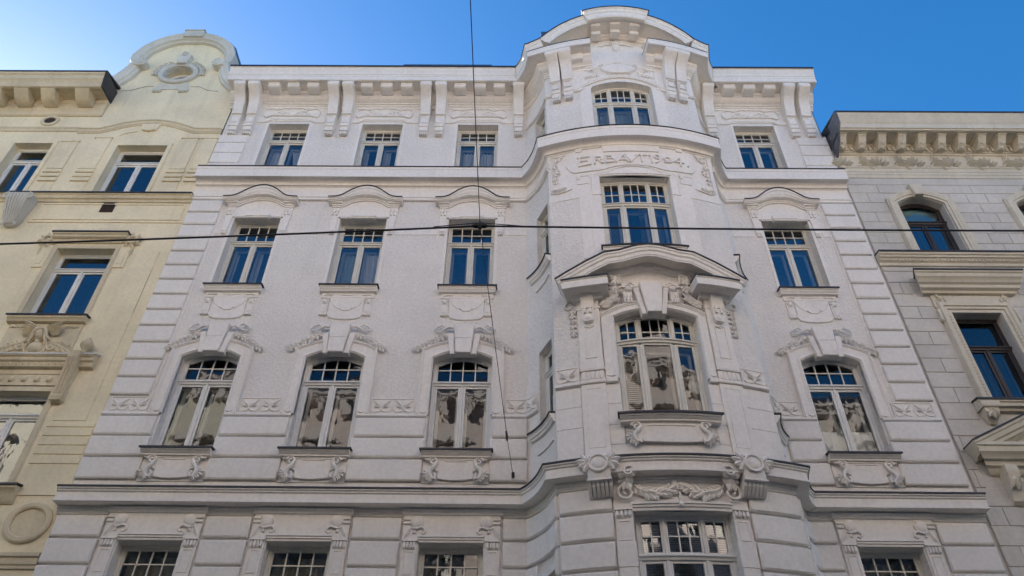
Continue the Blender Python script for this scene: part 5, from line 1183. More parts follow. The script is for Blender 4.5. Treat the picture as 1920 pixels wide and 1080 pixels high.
# fourth storey window of the yellow house
def yhood(xc):
    b = MB(); b.mould(xc - .84, xc + .84, [(0, 13.42), (.16, 13.41), (.16, 13.37), (.13, 13.35), (.12, 13.30), (.06, 13.27), (.05, 13.20), (.03, 13.18), (0, 13.18)]); h = yp('window_hood', b, 'ytrim')
    sub('flashing', MB().mould(xc - .86, xc + .86, [(0, 13.455), (.18, 13.44), (.183, 13.40), (.17, 13.40), (0, 13.43)]), 'metal', h)
    b = MB(); b.sweep([(xc - .65, 11.05), (xc - .65, 13.02), (xc + .65, 13.02), (xc + .65, 11.05)], [(0, 0), (0, .025), (.03, .04), (.09, .04), (.11, .02), (.11, 0)]); sub('surround', b, 'ytrim', h)
    for sg in (-1, 1):
        b = MB(); b.box(xc + sg * .885 - .12, xc + sg * .885 + .12, 12.46, 13.16, 0, .03, .004); b.box(xc + sg * .885 - .05, xc + sg * .885 + .05, 12.55, 13.0, .02, .045, .008); sub('side_strip', b, 'yellow', h)
        b = MB(); b.ring(xc + sg * .95, 13.26, .07, .13, .02, .10, 16); b.dome(xc + sg * .95, 13.26, .03, .07, .05, 10)
        for k in range(8): b.leaf(xc + sg * .95 + .09 * math.cos(k * .785), 13.26 + .09 * math.sin(k * .785), .04, k * .785 + .4, .15, .09, .05, .02)
        for k in range(4): b.leaf(xc + sg * 1.0, 13.12 - k * .06, .02, -PI / 2 + sg * .2, .12, .07, .04)
        sub('rosette', b, 'ytrim', h, ang=50)
    window(YB, flat, xc - .65, xc + .65, 11.05, 13.02, 0, 12.55, [1, 1], [0], 1, -.22, mat='wframe', glass='glass_flat', inner=False)
    b = MB(); b.mould(xc - .80, xc + .80, [(0, 11.04), (.15, 11.03), (.15, 10.98), (.12, 10.96), (.10, 10.91), (.05, 10.89), (0, 10.89)]); s2 = yp('window_sill', b, 'ytrim')
    sub('flashing', MB().mould(xc - .83, xc + .83, [(0, 11.085), (.17, 11.06), (.174, 11.02), (.16, 11.02), (.157, 11.045), (0, 11.055)]), 'metal', s2)
    b = MB(); b.box(xc - .74, xc + .76, 10.14, 10.89, 0, .03, .005)
    for x0 in (-.70, .44):
        for i in range(5): b.box(xc + x0 + i * .056, xc + x0 + i * .056 + .036, 10.78, 10.84, .02, .055, .006)
    pn = yp('relief_panel', b, 'ytrim')
    b = MB(); hc = xc + .04
    b.dome(hc, 10.56, .03, .10, .17, 14, .145, 4); b.dome(hc, 10.54, .185, .016, .035, 6, .03); b.tube([(hc - .03, 10.485, .175), (hc + .03, 10.485, .175)], .010, 5)                 # head with nose
    b.dome(hc, 10.28, .03, .16, .12, 12, .12, 3); b.dome(hc, 10.40, .03, .07, .10, 10, .08)
    for sg in (-1, 1):
        for k in range(5): b.leaf(hc + sg * (.06 + .02 * k), 10.66 - .01 * k, .12 - .015 * k, (.5 - .16 * k) if sg > 0 else PI - (.5 - .16 * k), .36 - .03 * k, .09, .05, .02)
        for k in range(6): b.leaf(hc + sg * (.08 + .015 * k), 10.72 - .012 * k, .14 - .015 * k, (.42 - .17 * k) if sg > 0 else PI - (.42 - .17 * k), .40 - .035 * k, .075, .05, .02)
        b.tube([(hc, 10.71, .13), (hc + sg * .07, 10.69, .14), (hc + sg * .125, 10.61, .13), (hc + sg * .12, 10.50, .11), (hc + sg * .17, 10.42, .09), (hc + sg * .15, 10.34, .08)], [.03, .04, .042, .036, .03, .012], 7)
        b.tube([(hc + sg * .09, 10.64, .17), (hc + sg * .15, 10.54, .13), (hc + sg * .20, 10.48, .10), (hc + sg * .26, 10.44, .08)], [.02, .026, .022, .01], 6)
        b.dome(hc + sg * .035, 10.575, .165, .018, .008, 6, .01); b.tube([(hc + sg * .015, 10.60, .19), (hc + sg * .055, 10.602, .17)], .008, 5)
        b.spiral(hc + sg * .30, 10.30, .06, .11, .02, PI / 2, -sg * 1.3, .03, 14)
        vine(b, [(hc + sg * .22, 10.40), (hc + sg * .40, 10.34), (hc + sg * .58, 10.26), (hc + sg * .68, 10.20)], 7, .15, .09, .04, 31)
    b.ring(hc, 10.28, .19, .235, .03, .08, 20)
    sub('mask_relief', b, 'ytrim', pn, ang=50)
for xc in (-9.60, -12.95): yhood(xc)
# third storey of the yellow house
def yhood3(xc):
    b = MB(); b.mould(xc - 1.30, xc + 1.27, [(0, 10.12), (.20, 10.03), (.20, 9.99), (.17, 9.97), (.16, 9.91), (.12, 9.88), (.10, 9.80), (.05, 9.77), (0, 9.77)]); h = yp('window_cornice', b, 'ytrim')
    b = MB(); b.mould(xc - 1.32, xc + 1.29, [(0, 10.15), (.215, 10.05), (.218, 10.01), (.205, 10.01), (0, 10.11)]); sub('flashing', b, 'yzinc', h)
    b = MB()
    for i in range(18): q = xc - 1.12 + i * .128; b.dome(q, 9.865, .09, .05, .035, 8, .045)
    sub('egg_row', b, 'ytrim', h)
    b = MB(); b.box(xc - 1.0, xc + .86, 9.40, 9.77, 0, .03, .004); b.box(xc - 1.0, xc + .90, 9.655, 9.685, 0, .045); b.box(xc - 1.0, xc + .80, 9.40, 9.425, 0, .045)
    for i in range(8): b.dome(xc - .95 + i * .245, 9.535, .03, .065, .045, 12)
    sub('ball_frieze', b, 'ytrim', h)
    b = MB(); b.sweep([(xc - .66, 7.4), (xc - .66, 9.28), (xc + .66, 9.28), (xc + .66, 7.4)], [(0, 0), (0, .03), (.10, .03), (.12, 0)]); sub('surround', b, 'ytrim', h)
    window(YB, flat, xc - .66, xc + .66, 7.38, 9.28, 0, 8.84, [1, 1], [0], 1, -.20, mat='wframe', glass='glass_flat', inner=False)
    b = MB(); b.mould(xc - .92, xc + .92, [(0, 7.34), (.15, 7.32), (.15, 7.27), (.11, 7.24), (.08, 7.16), (.06, 7.06), (.02, 7.02), (0, 7.02)]); s2 = yp('window_sill', b, 'ytrim')
    sub('flashing', MB().mould(xc - .95, xc + .95, [(0, 7.385), (.17, 7.35), (.174, 7.31), (.16, 7.31), (.157, 7.335), (0, 7.35)]), 'metal', s2)
    for sg in (-1, 1):
        c = xc + sg * .86
        b = MB(); b.loft([[(c + sg * q - w_, z, 0), (c + sg * q - w_, z, d), (c + sg * q + w_, z, d), (c + sg * q + w_, z, 0)] for z, d, w_, q in ((10.06, .28, .10, .06), (9.9, .27, .10, .05), (9.7, .20, .105, .03), (9.4, .14, .105, 0), (9.15, .12, .105, 0), (9.12, .15, .12, 0), (9.04, .13, .11, 0), (9.0, .06, .06, 0))]); cb = yp('fluted_bracket', b, 'ytrim')
        b = MB()
        for q in (-.055, 0, .055): b.tube([(c + q + sg * .04, 9.92, .27), (c + q + sg * .03, 9.7, .205), (c + q, 9.4, .145), (c + q, 9.18, .125)], .018, 5)
        sub('flutes', b, 'ytrim', cb)
        uc = xc + sg * 1.02
        b = MB(bay if False else flat); prof = [(10.06, .07), (10.09, .075), (10.11, .045), (10.15, .06), (10.22, .115), (10.28, .125), (10.33, .10), (10.35, .06), (10.38, .065), (10.40, .03), (10.44, .02), (10.46, .002)]
        b.loft([[(uc + r * math.cos(2 * PI * k / 12), z, .16 + r * math.sin(2 * PI * k / 12)) for k in range(12)] for z, r in prof]); yp('urn_finial', b, 'ytrim', ang=60)
for xc in (-9.49, -12.84): yhood3(xc)
for z0, z1 in ((8.53, 8.60), (8.345, 8.495), (8.16, 8.31), (7.975, 8.125), (7.79, 7.94)): yp('grooved_course', MB().box(-8.62, -7.74, z0, z1, 0, .018, .006))
b = MB(); b.box(-8.56, -7.95, 8.66, 12.4, 0, .014, .004); yp('raised_panel', b)
yp('raised_panel', MB().box(-8.48, -7.95, 11.2, 12.95, 0, .017, .004))
b = MB(); b.ring(-8.155, 6.705, .28, .39, 0, .06, 36, .9); b.dome(-8.155, 6.705, 0, .28, .0, 30, .25, 2, .012); yp('ring_ornament', b, 'ytrim')
b = MB(); b.box(-8.60, -7.72, 7.19, 7.215, 0, .02); yp('groove_moulding', b)
yp('string_course', MB().mould(YL, YR, [(0, 6.20), (.08, 6.18), (.08, 6.12), (.05, 6.10), (.05, 6.0), (.03, 5.98), (.03, 5.93), (0, 5.92)]), 'ytrim')
for xl, xr_ in ((YL, YR),):
    b = MB(lambda a, z, d: (a, d, z)); b.loft([[(xl, 18.95, -.1), (xl, 19.1, -.1), (xl, 21.5, 5.5), (xl, 21.2, 5.5)], [(-11.35, 18.95, -.1), (-11.35, 19.1, -.1), (-11.35, 21.5, 5.5), (-11.35, 21.2, 5.5)]]); yp('roof', b, 'metal')
    b = MB(lambda a, z, d: (a, d, z)); b.loft([[(xl, 0, 5.4), (xr_, 0, 5.4), (xr_, 0, 5.5), (xl, 0, 5.5)], [(xl, 21.4, 5.4), (xr_, 21.4, 5.4), (xr_, 21.4, 5.5), (xl, 21.4, 5.5)]]); yp('rear_wall', b)
    b = MB(lambda a, z, d: (a, d, z)); b.loft([[(xl - .1, 0, 0), (xl, 0, 0), (xl, 0, 5.5), (xl - .1, 0, 5.5)], [(xl - .1, 18.9, 0), (xl, 18.9, 0), (xl, 20, 5.5), (xl - .1, 20, 5.5)]]); yp('side_wall', b)
b = MB(lambda a, z, d: (a, d, z)); gp = [(a, min(z, 21.6) - .1) for a, z in GFULL]
b.loft([[(a, z, .56) for a, z in gp], [(a, z - .2, 5.0) for a, z in gp]], False, False); yp('gable_roof', b, 'zinc')

# ------------------------------------------------------------------ grey house on the right
GB = empty('apartment_building', (11.8, 0, 0), label='grey ashlar house with beige trim right of the white house', category='building')
def gp_(name, b, mat='beige', **k):
    o = mk(name, b, mat, GB, **k); KIDS.setdefault(o.name, []); return o
GL, GRX = 7.885, 17.5
GAX = [9.43, 12.19, 14.95]
GOPS = []
for a in GAX: GOPS += [(a - .53, a + .53, 13.0, 14.86, .22), (a - .505, a + .505, 9.18, 11.34, 0), (a - .55, a + .55, 4.6, 7.2, 0)]
gp_('wall', MB().wall(GL, GRX, 0, 16.6, GOPS, 1, .28), 'stone')
gp_('joint_strip', MB().box(WR - .05, GL + .01, 0, 17.2, -.20, -.022), 'stone')
# ashlar blocks
def course(z0, z1, k, gaps):
    x = GL + .004; segs = []
    for g0, g1 in gaps + [(GRX, GRX)]:
        if g0 - x > .1:
            L = g0 - x
            if L > 1.9: cuts = [x + L * .5]
            elif k % 2 == 0 and L < 1.0: cuts = [x + L * .52]
            elif L > 1.0: cuts = [x + L * (.5 if k % 2 else .33)] + ([x + L * .72] if k % 2 == 0 else [])
            else: cuts = []
            pts = [x] + cuts + [g0]
            for p, q in zip(pts, pts[1:]): segs.append((p + .006, q - .006))
        x = g1
    for p, q in segs: mk('ashlar_block', MB().box(p, q, z0 + .006, z1 - .006, 0, .020 + random.uniform(-.002, .002), .007), 'stone', GB)
zs = [15.545, 15.305, 15.015, 14.68, 14.35, 14.025, 13.69, 13.355, 13.02]
for k in range(8):
    gaps = [] if k == 0 else ([(a - .14, a + .14) for a in GAX] if k == 1 else [(a - .80, a + .78) for a in GAX])
    course(zs[k + 1], zs[k], k if k else 3, gaps)
zs = [12.63, 12.50, 12.18, 11.855, 11.52, 11.20, 10.865, 10.53, 10.205, 9.875, 9.53, 9.185, 8.83, 8.49, 8.16, 7.82, 7.48, 7.14, 6.80, 6.46, 6.12, 5.78, 5.44]
for k in range(len(zs) - 1):
    z = (zs[k] + zs[k + 1]) / 2
    hw = 0 if z > 12.25 else 1.1 if z > 11.7 else .80 if z > 9.2 else .92 if z > 8.7 else .0 if z > 8.6 else 1.35 if z > 7.5 else .95
    course(zs[k + 1], zs[k], k + (0 if k < 12 else 1), [(a - hw, a + hw) for a in GAX] if hw else [])
# cornice
prof = [(0, 17.30), (.66, 17.27), (.71, 17.24), (.71, 17.20), (.69, 17.17), (.66, 17.0), (.62, 16.93), (.60, 16.90), (.62, 16.89), (.62, 16.74), (.59, 16.73), (.58, 16.70), (.52, 16.70), (.52, 16.73), (.12, 16.73), (.12, 16.66), (.09, 16.655), (.09, 16.45), (.06, 16.44), (.05, 16.40), (.02, 16.385), (0, 16.385)]
o = gp_('main_cornice', MB().mould(GL + .05, GRX, prof))
sub('roof_edge', MB().mould(GL + .03, GRX, [(-.4, 17.6), (.70, 17.315), (.725, 17.29), (.725, 17.235), (.713, 17.235), (.70, 17.27), (-.4, 17.5)]), 'metal', o)
b = MB(); b.loft([[(GL + .02, z, d) for d, z in ((0, 17.31), (.73, 17.27), (.70, 16.85), (.40, 16.5), (0, 16.2))], [(GL + .055, z, d) for d, z in ((0, 17.31), (.73, 17.27), (.70, 16.85), (.40, 16.5), (0, 16.2))]]); sub('end_sheet', b, 'zinc', o)
for x in [8.4 + 1.3 * i for i in range(7)]:
    b = MB(); b.box(x - .015, x + .015, 17.30, 17.38, .58, .64); b.box(x - .035, x + .035, 17.36, 17.382, .56, .66); gp_('snow_hook', b, 'metal')
x = 8.02; i = 0
while x < GRX - .2:
    b = MB(); b.loft([[(q, 16.73, .1), (q, 16.73, .47), (q, 16.66, .47), (q, 16.64, .44), (q, 16.60, .40), (q, 16.56, .38), (q, 16.47, .30), (q, 16.42, .20), (q, 16.44, .1)] for q in (x - .095, x + .095)]); b.box(x - .115, x + .115, 16.68, 16.735, .1, .50)
    m_ = gp_('modillion', b)
    b = MB(); b.spiral(x, 16.53, .345, .055, .015, 0, 1.3, .022, 10); b.dome(x, 16.45, .24, .05, .05, 8); sub('modillion_scroll', b, 'beige', m_)
    x += .492
b = MB(); x = GL + .05
while x < GRX: b.box(x, x + .062, 16.475, 16.62, .08, .135); x += .117
gp_('dentil_row', b, kind='stuff')
gp_('frieze', MB().box(GL, GRX, 15.90, 16.40, 0, .022), 'beige')
x = 7.98; i = 0
while x < GRX - .3:
    b = MB()
    if i % 2 == 0:
        for k in range(-3, 4): b.leaf(x + k * .012, 15.95, .02, PI / 2 - k * .38, .36 - .03 * abs(k), .075, .10, .06)
        b.dome(x, 15.97, .02, .05, .04, 8)
    else:
        for k in range(-3, 4): b.leaf(x - .1 + abs(k) * .03, 15.98 + .05 * (k + 3) * .6, .02, .35 + k * .33, .30, .068, .09, .05)
        b.tube([(x - .22, 15.96, .03), (x - .05, 16.02, .035), (x + .05, 16.18, .035), (x + .18, 16.32, .03)], [.02, .022, .02, .01], 5); b.dome(x + .05, 16.33, .02, .05, .04, 8)
    gp_('palmette', b, 'beige', ang=50); x += .385 if i % 2 else .50; i += 1
gp_('architrave', MB().mould(GL, GRX, [(0, 15.91), (.085, 15.90), (.085, 15.87), (.06, 15.85), (.055, 15.74), (.045, 15.735), (.045, 15.65), (.035, 15.645), (.03, 15.55), (0, 15.54)]), 'beige')
# fourth storey
for a in GAX:
    hd = lambda q, t=0: 14.86 + t - .22 * (q / .53) ** 2
    inn = [(a - .55, 13.0)] + [(a + .55 * (-1 + i / 5), 14.87 - .22 * (-1 + i / 5) ** 2) for i in range(11)] + [(a + .55, 13.0)]
    b = MB(); b.sweep(inn, [(0, 0), (0, .05), (.06, .05), (.065, .075), (.12, .08), (.15, .095), (.20, .095), (.215, .06), (.23, 0)]); s_ = gp_('window_surround', b)
    b = MB(); b.prism([(a - .16, 15.20), (a - .10, 14.84), (a + .10, 14.84), (a + .16, 15.20)], 0, .16, .015); sub('keystone', b, 'beige', s_)
    for sg in (-1, 1): b = MB(); b.box(a + sg * .74 - .04, a + sg * .74 + .04, 14.45, 14.80, 0, .06, .01); sub('ear', b, 'beige', s_)
    window(GB, flat, a - .53, a + .53, 13.02, 14.86, .22, 14.20, [1, 1], [0], 1, -.22, mat='dframe', glass='glass_flat', inner=True)
o = gp_('string_course', MB().mould(GL - .03, GRX, [(0, 12.95), (.20, 12.92), (.20, 12.86), (.17, 12.84), (.16, 12.80), (.13, 12.79), (.09, 12.73), (.06, 12.71), (.05, 12.64), (0, 12.63)]))
sub('flashing', MB().mould(GL - .035, GRX, [(0, 12.995), (.22, 12.955), (.224, 12.91), (.21, 12.91), (.207, 12.935), (0, 12.965)]), 'metal', o)
b = MB(); x = GL
while x < GRX: b.dome(x + .03, 12.755, .09, .027, .03, 6, .035, 2); x += .075
gp_('bead_row', b, kind='stuff')
for a in GAX:
    P = [(0, 12.27), (.38, 12.225), (.38, 12.18), (.35, 12.16), (.34, 12.08), (.30, 12.05), (.27, 11.98), (.22, 11.95), (.21, 11.88), (.14, 11.85), (.12, 11.80), (0, 11.79)]
    b = MB(); b.loft([[(a - 1.13 + (.38 - d) * .55, z, d) for d, z in P], [(a + 1.13 - (.38 - d) * .55, z, d) for d, z in P]]); h = gp_('window_hood', b)
    PF = [(0, 12.31), (.395, 12.255), (.40, 12.215), (.386, 12.215), (0, 12.28)]; b = MB(); b.loft([[(a - 1.15 + (.40 - d) * .5, z, d) for d, z in PF], [(a + 1.15 - (.40 - d) * .5, z, d) for d, z in PF]]); sub('flashing', b, 'metal', h)
    b = MB(); b.box(a - .80, a + .80, 11.46, 11.80, 0, .05, .005); b.box(a - .56, a + .56, 11.55, 11.76, .03, .085, .02)
    for sg in (-1, 1):
        b.spiral(a + sg * .68, 11.64, .06, .09, .02, PI / 2, sg * 1.3, .025, 12); b.tube([(a + sg * .68, 11.73, .06), (a + sg * .70, 11.80, .07)], .03, 6)
        for i in range(4): b.box(a + sg * .42 + i * .05 - .1, a + sg * .42 + i * .05 - .07, 11.48, 11.54, .04, .085, .006)
    sub('hood_frieze', b, 'beige', h)
    b = MB()
    for i in range(20): b.dome(a - .5 + i * .052, 11.905, .19, .018, .02, 6, None, 2)
    sub('bead_strip', b, 'beige', h)
    inn = [(a - .51, 9.18), (a - .51, 11.345), (a + .51, 11.345), (a + .51, 9.18)]
    b = MB(); b.sweep(inn, [(0, 0), (0, .04), (.07, .04), (.08, .07), (.13, .07), (.15, .10), (.22, .10), (.24, .06), (.26, 0)]); s_ = gp_('window_surround', b)
    b = MB()
    for sg in (-1, 1):
        for i in range(26): b.box(a + sg * .60 - .02, a + sg * .60 + .02, 9.25 + i * .078, 9.295 + i * .078, .05, .085, .006)
        b.prism([(a + sg * .75, 11.40), (a + sg * .82, 11.40), (a + sg * .82, 11.12), (a + sg * .77, 11.08)], 0, .10, .01)
    sub('bead_strip', b, 'beige', s_)
    window(GB, flat, a - .505, a + .505, 9.20, 11.34, 0, 10.60, [1, 1], [0], 1, -.22, mat='dframe', glass='glass', inner=True)
    b = MB(); b.mould(a - .92, a + .92, [(0, 9.18), (.20, 9.165), (.20, 9.12), (.17, 9.10), (.16, 9.04), (.10, 9.02), (.08, 8.98), (0, 8.97)]); s2 = gp_('window_sill', b)
    sub('flashing', MB().mould(a - .94, a + .94, [(0, 9.215), (.22, 9.19), (.224, 9.15), (.21, 9.15), (0, 9.19)]), 'metal', s2)
    for sg in (-1, 1):
        c = a + sg * .74; b = MB(); b.box(c - .17, c + .17, 8.985, 9.10, 0, .25, .02); b.loft([[(c - w_, z, 0), (c - w_, z, d), (c + w_, z, d), (c + w_, z, 0)] for z, d, w_ in ((8.985, .20, .13), (8.9, .20, .125), (8.80, .12, .10), (8.72, .08, .07), (8.69, .03, .03))])
        k_ = gp_('sill_bracket', b); b = MB()
        for an in (-2.2, -1.57, -.95): b.leaf(c, 8.93, .19, an, .18, .09, .05)
        b.spiral(c, 8.92, .20, .05, .01, 0, 1.2, .02, 10); sub('acanthus', b, 'beige', k_)
    pth = [(a - 1.46, 8.20), (a, 8.885), (a + 1.46, 8.20)]
    b = MB(); b.sweep(pth, [(0, 0), (0, .38), (-.05, .38), (-.07, .35), (-.14, .33), (-.16, .28), (-.21, .27), (-.23, .15), (-.26, .12), (-.28, 0)]); pd = gp_('pediment', b)
    b = MB(); b.sweep(pth, [(.024, 0), (.024, .395), (-.008, .40), (.004, 0)]); sub('flashing', b, 'metal', pd)
    P = [(0, 8.24), (.36, 8.19), (.36, 8.13), (.33, 8.11), (.32, 8.02), (.28, 7.99), (.24, 7.92), (.18, 7.90), (.16, 7.83), (.10, 7.80), (.08, 7.74), (.03, 7.70), (0, 7.70)]
    b = MB(); b.loft([[(a - 1.42 + (.36 - d) * .7, z, d) for d, z in P], [(a + 1.42 - (.36 - d) * .7, z, d) for d, z in P]]); sub('pediment_cornice', b, 'beige', pd)
    b = MB(); b.prism([(a - 1.2, 8.2), (a + 1.2, 8.2), (a, 8.75)], 0, .04); sub('tympanum', b, 'beige', pd)
    for sg in (-1, 1):
        c = a + sg * .93; b = MB(); b.loft([[(c - .10, z, 0), (c - .10, z, d), (c + .10, z, d), (c + .10, z, 0)] for z, d in ((7.80, .26), (7.70, .27), (7.60, .24), (7.45, .16), (7.30, .12), (7.2, .10), (7.15, .04))]); b.tube([(c - .11, 7.70, .20), (c + .11, 7.70, .20)], .07, 8)
        for an in (-2.1, -1.57, -1.0): b.leaf(c, 7.60, .24, an, .26, .10, .05, -.06)
        gp_('scroll_bracket', b)
    window(GB, flat, a - .55, a + .55, 4.62, 7.2, 0, 6.4, [1, 1], [0], 1, -.22, mat='dframe', glass='glass', inner=False)
b = MB(lambda a, z, d: (a, d, z)); b.loft([[(GL, 17.1, -.2), (GL, 17.28, -.2), (GL, 20, 5.5), (GL, 19.7, 5.5)], [(GRX, 17.1, -.2), (GRX, 17.28, -.2), (GRX, 20, 5.5), (GRX, 19.7, 5.5)]]); gp_('roof', b, 'metal')
b = MB(lambda a, z, d: (a, d, z)); b.loft([[(GL, 0, 5.4), (GRX, 0, 5.4), (GRX, 0, 5.5), (GL, 0, 5.5)], [(GL, 19.9, 5.4), (GRX, 19.9, 5.4), (GRX, 19.9, 5.5), (GL, 19.9, 5.5)]]); gp_('rear_wall', b, 'stone')
b = MB(lambda a, z, d: (a, d, z)); b.loft([[(GRX - .1, 0, 0), (GRX, 0, 0), (GRX, 0, 5.5), (GRX - .1, 0, 5.5)], [(GRX - .1, 17, 0), (GRX, 17, 0), (GRX, 18.5, 5.5), (GRX - .1, 18.5, 5.5)]]); gp_('side_wall', b, 'stone')

# ------------------------------------------------------------------ houses across the street (seen as reflections), unseen sun-blocking houses added on the near side
def opp(a, z, d): return (-a, -13.7 + d, z)
def near(a, z, d): return (a, .02 - d, z)
def opposite(x0, x1, top, mat, label, ax, gable=None, opp=opp, sg=-1, yf=-13.7):
    R = empty('apartment_building', ((x0 + x1) / 2, yf, 0), label=label, category='building')
    def q(name, b, m='pinktrim', **k): o = mk(name, b, m, R, **k); KIDS.setdefault(o.name, []); return o
    a0, a1 = (-x1, -x0) if sg < 0 else (x0, x1); ops = []
    for f in range(5):
        for a in ax: ops.append((sg * a - .55, sg * a + .55, 2.0 + f * 3.85 + (0 if f else -.9), 4.3 + f * 3.85, .12 if f in (2, 3) else 0))
    ops = [o for o in ops if o[3] < top - .8]
    for o in ops:
        if o[2] > 8: q('window_pediment', MB(opp).prism([(o[0] - .25, o[3] + .25), (o[1] + .25, o[3] + .25), (o[1] + .25, o[3] + .38), ((o[0] + o[1]) / 2, o[3] + .75), (o[0] - .25, o[3] + .38)], 0, .28, .03))
    k_ = a0 + .5
    while k_ < a1 - .3: q('cornice_block', MB(opp).box(k_ - .14, k_ + .14, top - 1.0, top - .42, 0, .40, .03)); k_ += 1.0
    q('wall', MB(opp).wall(a0, a1, 0, top, ops, 1, .25), mat)
    for o in ops:
        inn = [(o[0], o[2]), (o[0], o[3] - o[4]), ((o[0] + o[1]) / 2, o[3]), (o[1], o[3] - o[4]), (o[1], o[2])]
        q('window_surround', MB(opp).sweep(inn, [(0, 0), (0, .06), (.14, .06), (.14, 0)]))
        q('window_sill', MB(opp).box(o[0] - .15, o[1] + .15, o[2] - .14, o[2], 0, .18, .02))
        window(R, opp, o[0], o[1], o[2], o[3], o[4], o[2] + (o[3] - o[2]) * .7, [1, 1], [0], 1, -.2, mat='wframe', glass='glass_flat', inner=False)
    for z, d in ((5.6, .3), (13.3, .2), (top - .5, .55)):
        q('cornice', MB(opp).mould(a0, a1, [(0, z + .5), (d, z + .45), (d, z + .3), (d * .8, z + .25), (d * .75, z + .1), (d * .2, z), (0, z)]))
    b = MB(lambda a, z, d: (a, d, z)); b.loft([[(x, top - .1, yf - sg * .2), (x, top + .05, yf - sg * .2), (x, top + 3, yf + sg * 3.8), (x, top + 2.6, yf + sg * 3.8)] for x in (x0, x1)]); q('roof', b, 'metal')
    for x in (x0, x1): b = MB(lambda a, z, d: (a, d, z)); b.loft([[(x - .05, 0, yf + sg * .02), (x + .05, 0, yf + sg * .02), (x + .05, 0, yf + sg * 4.3), (x - .05, 0, yf + sg * 4.3)], [(x - .05, top, yf + sg * .02), (x + .05, top, yf + sg * .02), (x + .05, top, yf + sg * 4.3), (x - .05, top, yf + sg * 4.3)]]); q('side_wall', b, mat)
    b = MB(lambda a, z, d: (a, d, z)); b.loft([[(x0, 0, yf + sg * 4.2), (x1, 0, yf + sg * 4.2), (x1, 0, yf + sg * 4.3), (x0, 0, yf + sg * 4.3)], [(x0, top, yf + sg * 4.2), (x1, top, yf + sg * 4.2), (x1, top, yf + sg * 4.3), (x0, top, yf + sg * 4.3)]]); q('rear_wall', b, mat)
    if gable:
        c, h, w_ = gable; pts = [(-c - w_, top)] + [(-c - w_ * math.cos(PI * i / 14), top + h * math.sin(PI * i / 14)) for i in range(1, 14)] + [(-c + w_, top)]
        q('gable', MB(opp).prism(pts, -.4, .1, .02), mat); q('gable_coping', MB(opp).sweep(pts, [(-.18, 0), (-.18, .3), (0, .35), (.08, .3), (.08, -.4), (0, -.4)]))
        q('gable_panel', MB(opp).box(-c - .3, -c + .3, top - .2, top + 1.4, .1, .35, .03), 'bluemetal')
    return R
opposite(-34, -9.5, 18.9, 'ygable', 'pale house across the street, left of the pink one, seen in reflections', [-31 + 2.6 * i for i in range(9)])
opposite(-9.4, 9.6, 18.2, 'pink', 'pink house with round gable across the street, seen in window reflections', [-7.9, -5.3, -2.7, -.1, 2.5, 5.1, 7.7], (4.4, 2.2, 1.9))
opposite(9.7, 34, 17.8, 'stone', 'grey house across the street, right of the pink one, seen in reflections', [11.2 + 2.6 * i for i in range(9)])

opposite(-46, -17.4, 20.2, 'ygable', 'unseen pale house added left of the yellow house to block the sun', [-44.2 + 2.75 * i for i in range(10)], None, near, 1, .02)  # added out of view, stops sun flooding past the end of the row
opposite(17.7, 46, 19.4, 'pink', 'unseen pink house added right of the grey house to close the row against the sun', [19.4 + 2.75 * i for i in range(10)], None, near, 1, .02)  # added out of view, closes the other end of the row against sun

# ------------------------------------------------------------------ cables over the street
def wire(name, pts, r, mat, n=8, parent=None, **kw):
    return mk(name, MB(lambda a, z, d: (a, d, z)).tube([(p[0], p[2], p[1]) for p in pts], r, n), mat, parent, ang=80, **kw)
def sag(p, q, s, n=14): return [(p[0] + (q[0] - p[0]) * i / n, p[1] + (q[1] - p[1]) * i / n, p[2] + (q[2] - p[2]) * i / n - s * 4 * (i / n) * (1 - i / n)) for i in range(n + 1)]
J = (-.513, -5.0, 8.735)
wire('street_cable', sag((-24, -5.0, 8.35), (-9.0, -5.0, 8.24), .02) + sag((-9.0, -5.0, 8.24), J, .03)[1:] + sag(J, (7.2, -5.0, 8.71), .018)[1:] + sag((7.2, -5, 8.71), (24, -5.0, 8.9), .03)[1:], .0135, 'cable', label='thick black cable running along the street in front of the facades', category='cable')
wire('span_wire', [(-.064, -.06, 7.60), (-.16, -.9, 7.84), (-.17, -1.0, 7.87)] + sag((-.17, -1.0, 7.87), (J[0], J[1], J[2] + .03), .03, 8)[1:] + sag((J[0], J[1], J[2] + .03), (-.526, -8.0, 9.09), .02, 6)[1:] + [(-.35, -13.6, 9.85)], .0055, 'steel', 6, label='thin wire crossing the street, anchored in the white wall beside the bay', category='wire')
b = MB(lambda a, z, d: (a, d, z)); b.tube([(J[0] - .10, J[2], J[1]), (J[0] - .06, J[2] + .01, J[1]), (J[0] + .06, J[2] + .01, J[1]), (J[0] + .10, J[2], J[1])], [.02, .04, .04, .02], 8); b.tube([(J[0], J[2] - .04, J[1]), (J[0], J[2] + .06, J[1])], .028, 8)
mk('cable_clamp', b, 'cable', label='black clamp where the street cable hangs from the thin wire', category='clamp')
for s_ in (-1, 1):
    wire('stay_wire', sag((J[0] + s_ * .62, -5, J[2] + (.0 if s_ > 0 else -.02)), (J[0] + s_ * .05, -5, J[2] + .055), 0, 4), .006, 'cable', 5, label=('short stay wire left of the cable clamp' if s_ < 0 else 'short stay wire right of the cable clamp'), category='wire')
b = MB(lambda a, z, d: (a, d, z)); b.tube([(-.17, 7.90, -1.0), (-.155, 7.83, -.97), (-.19, 7.82, -1.0)], .013, 6); b.tube([(-.18, 7.93, -1.02), (-.165, 7.80, -.93)], .018, 6)
mk('wire_tensioner', b, 'steel', label='small hook tensioner on the thin wire near the white wall', category='tensioner')
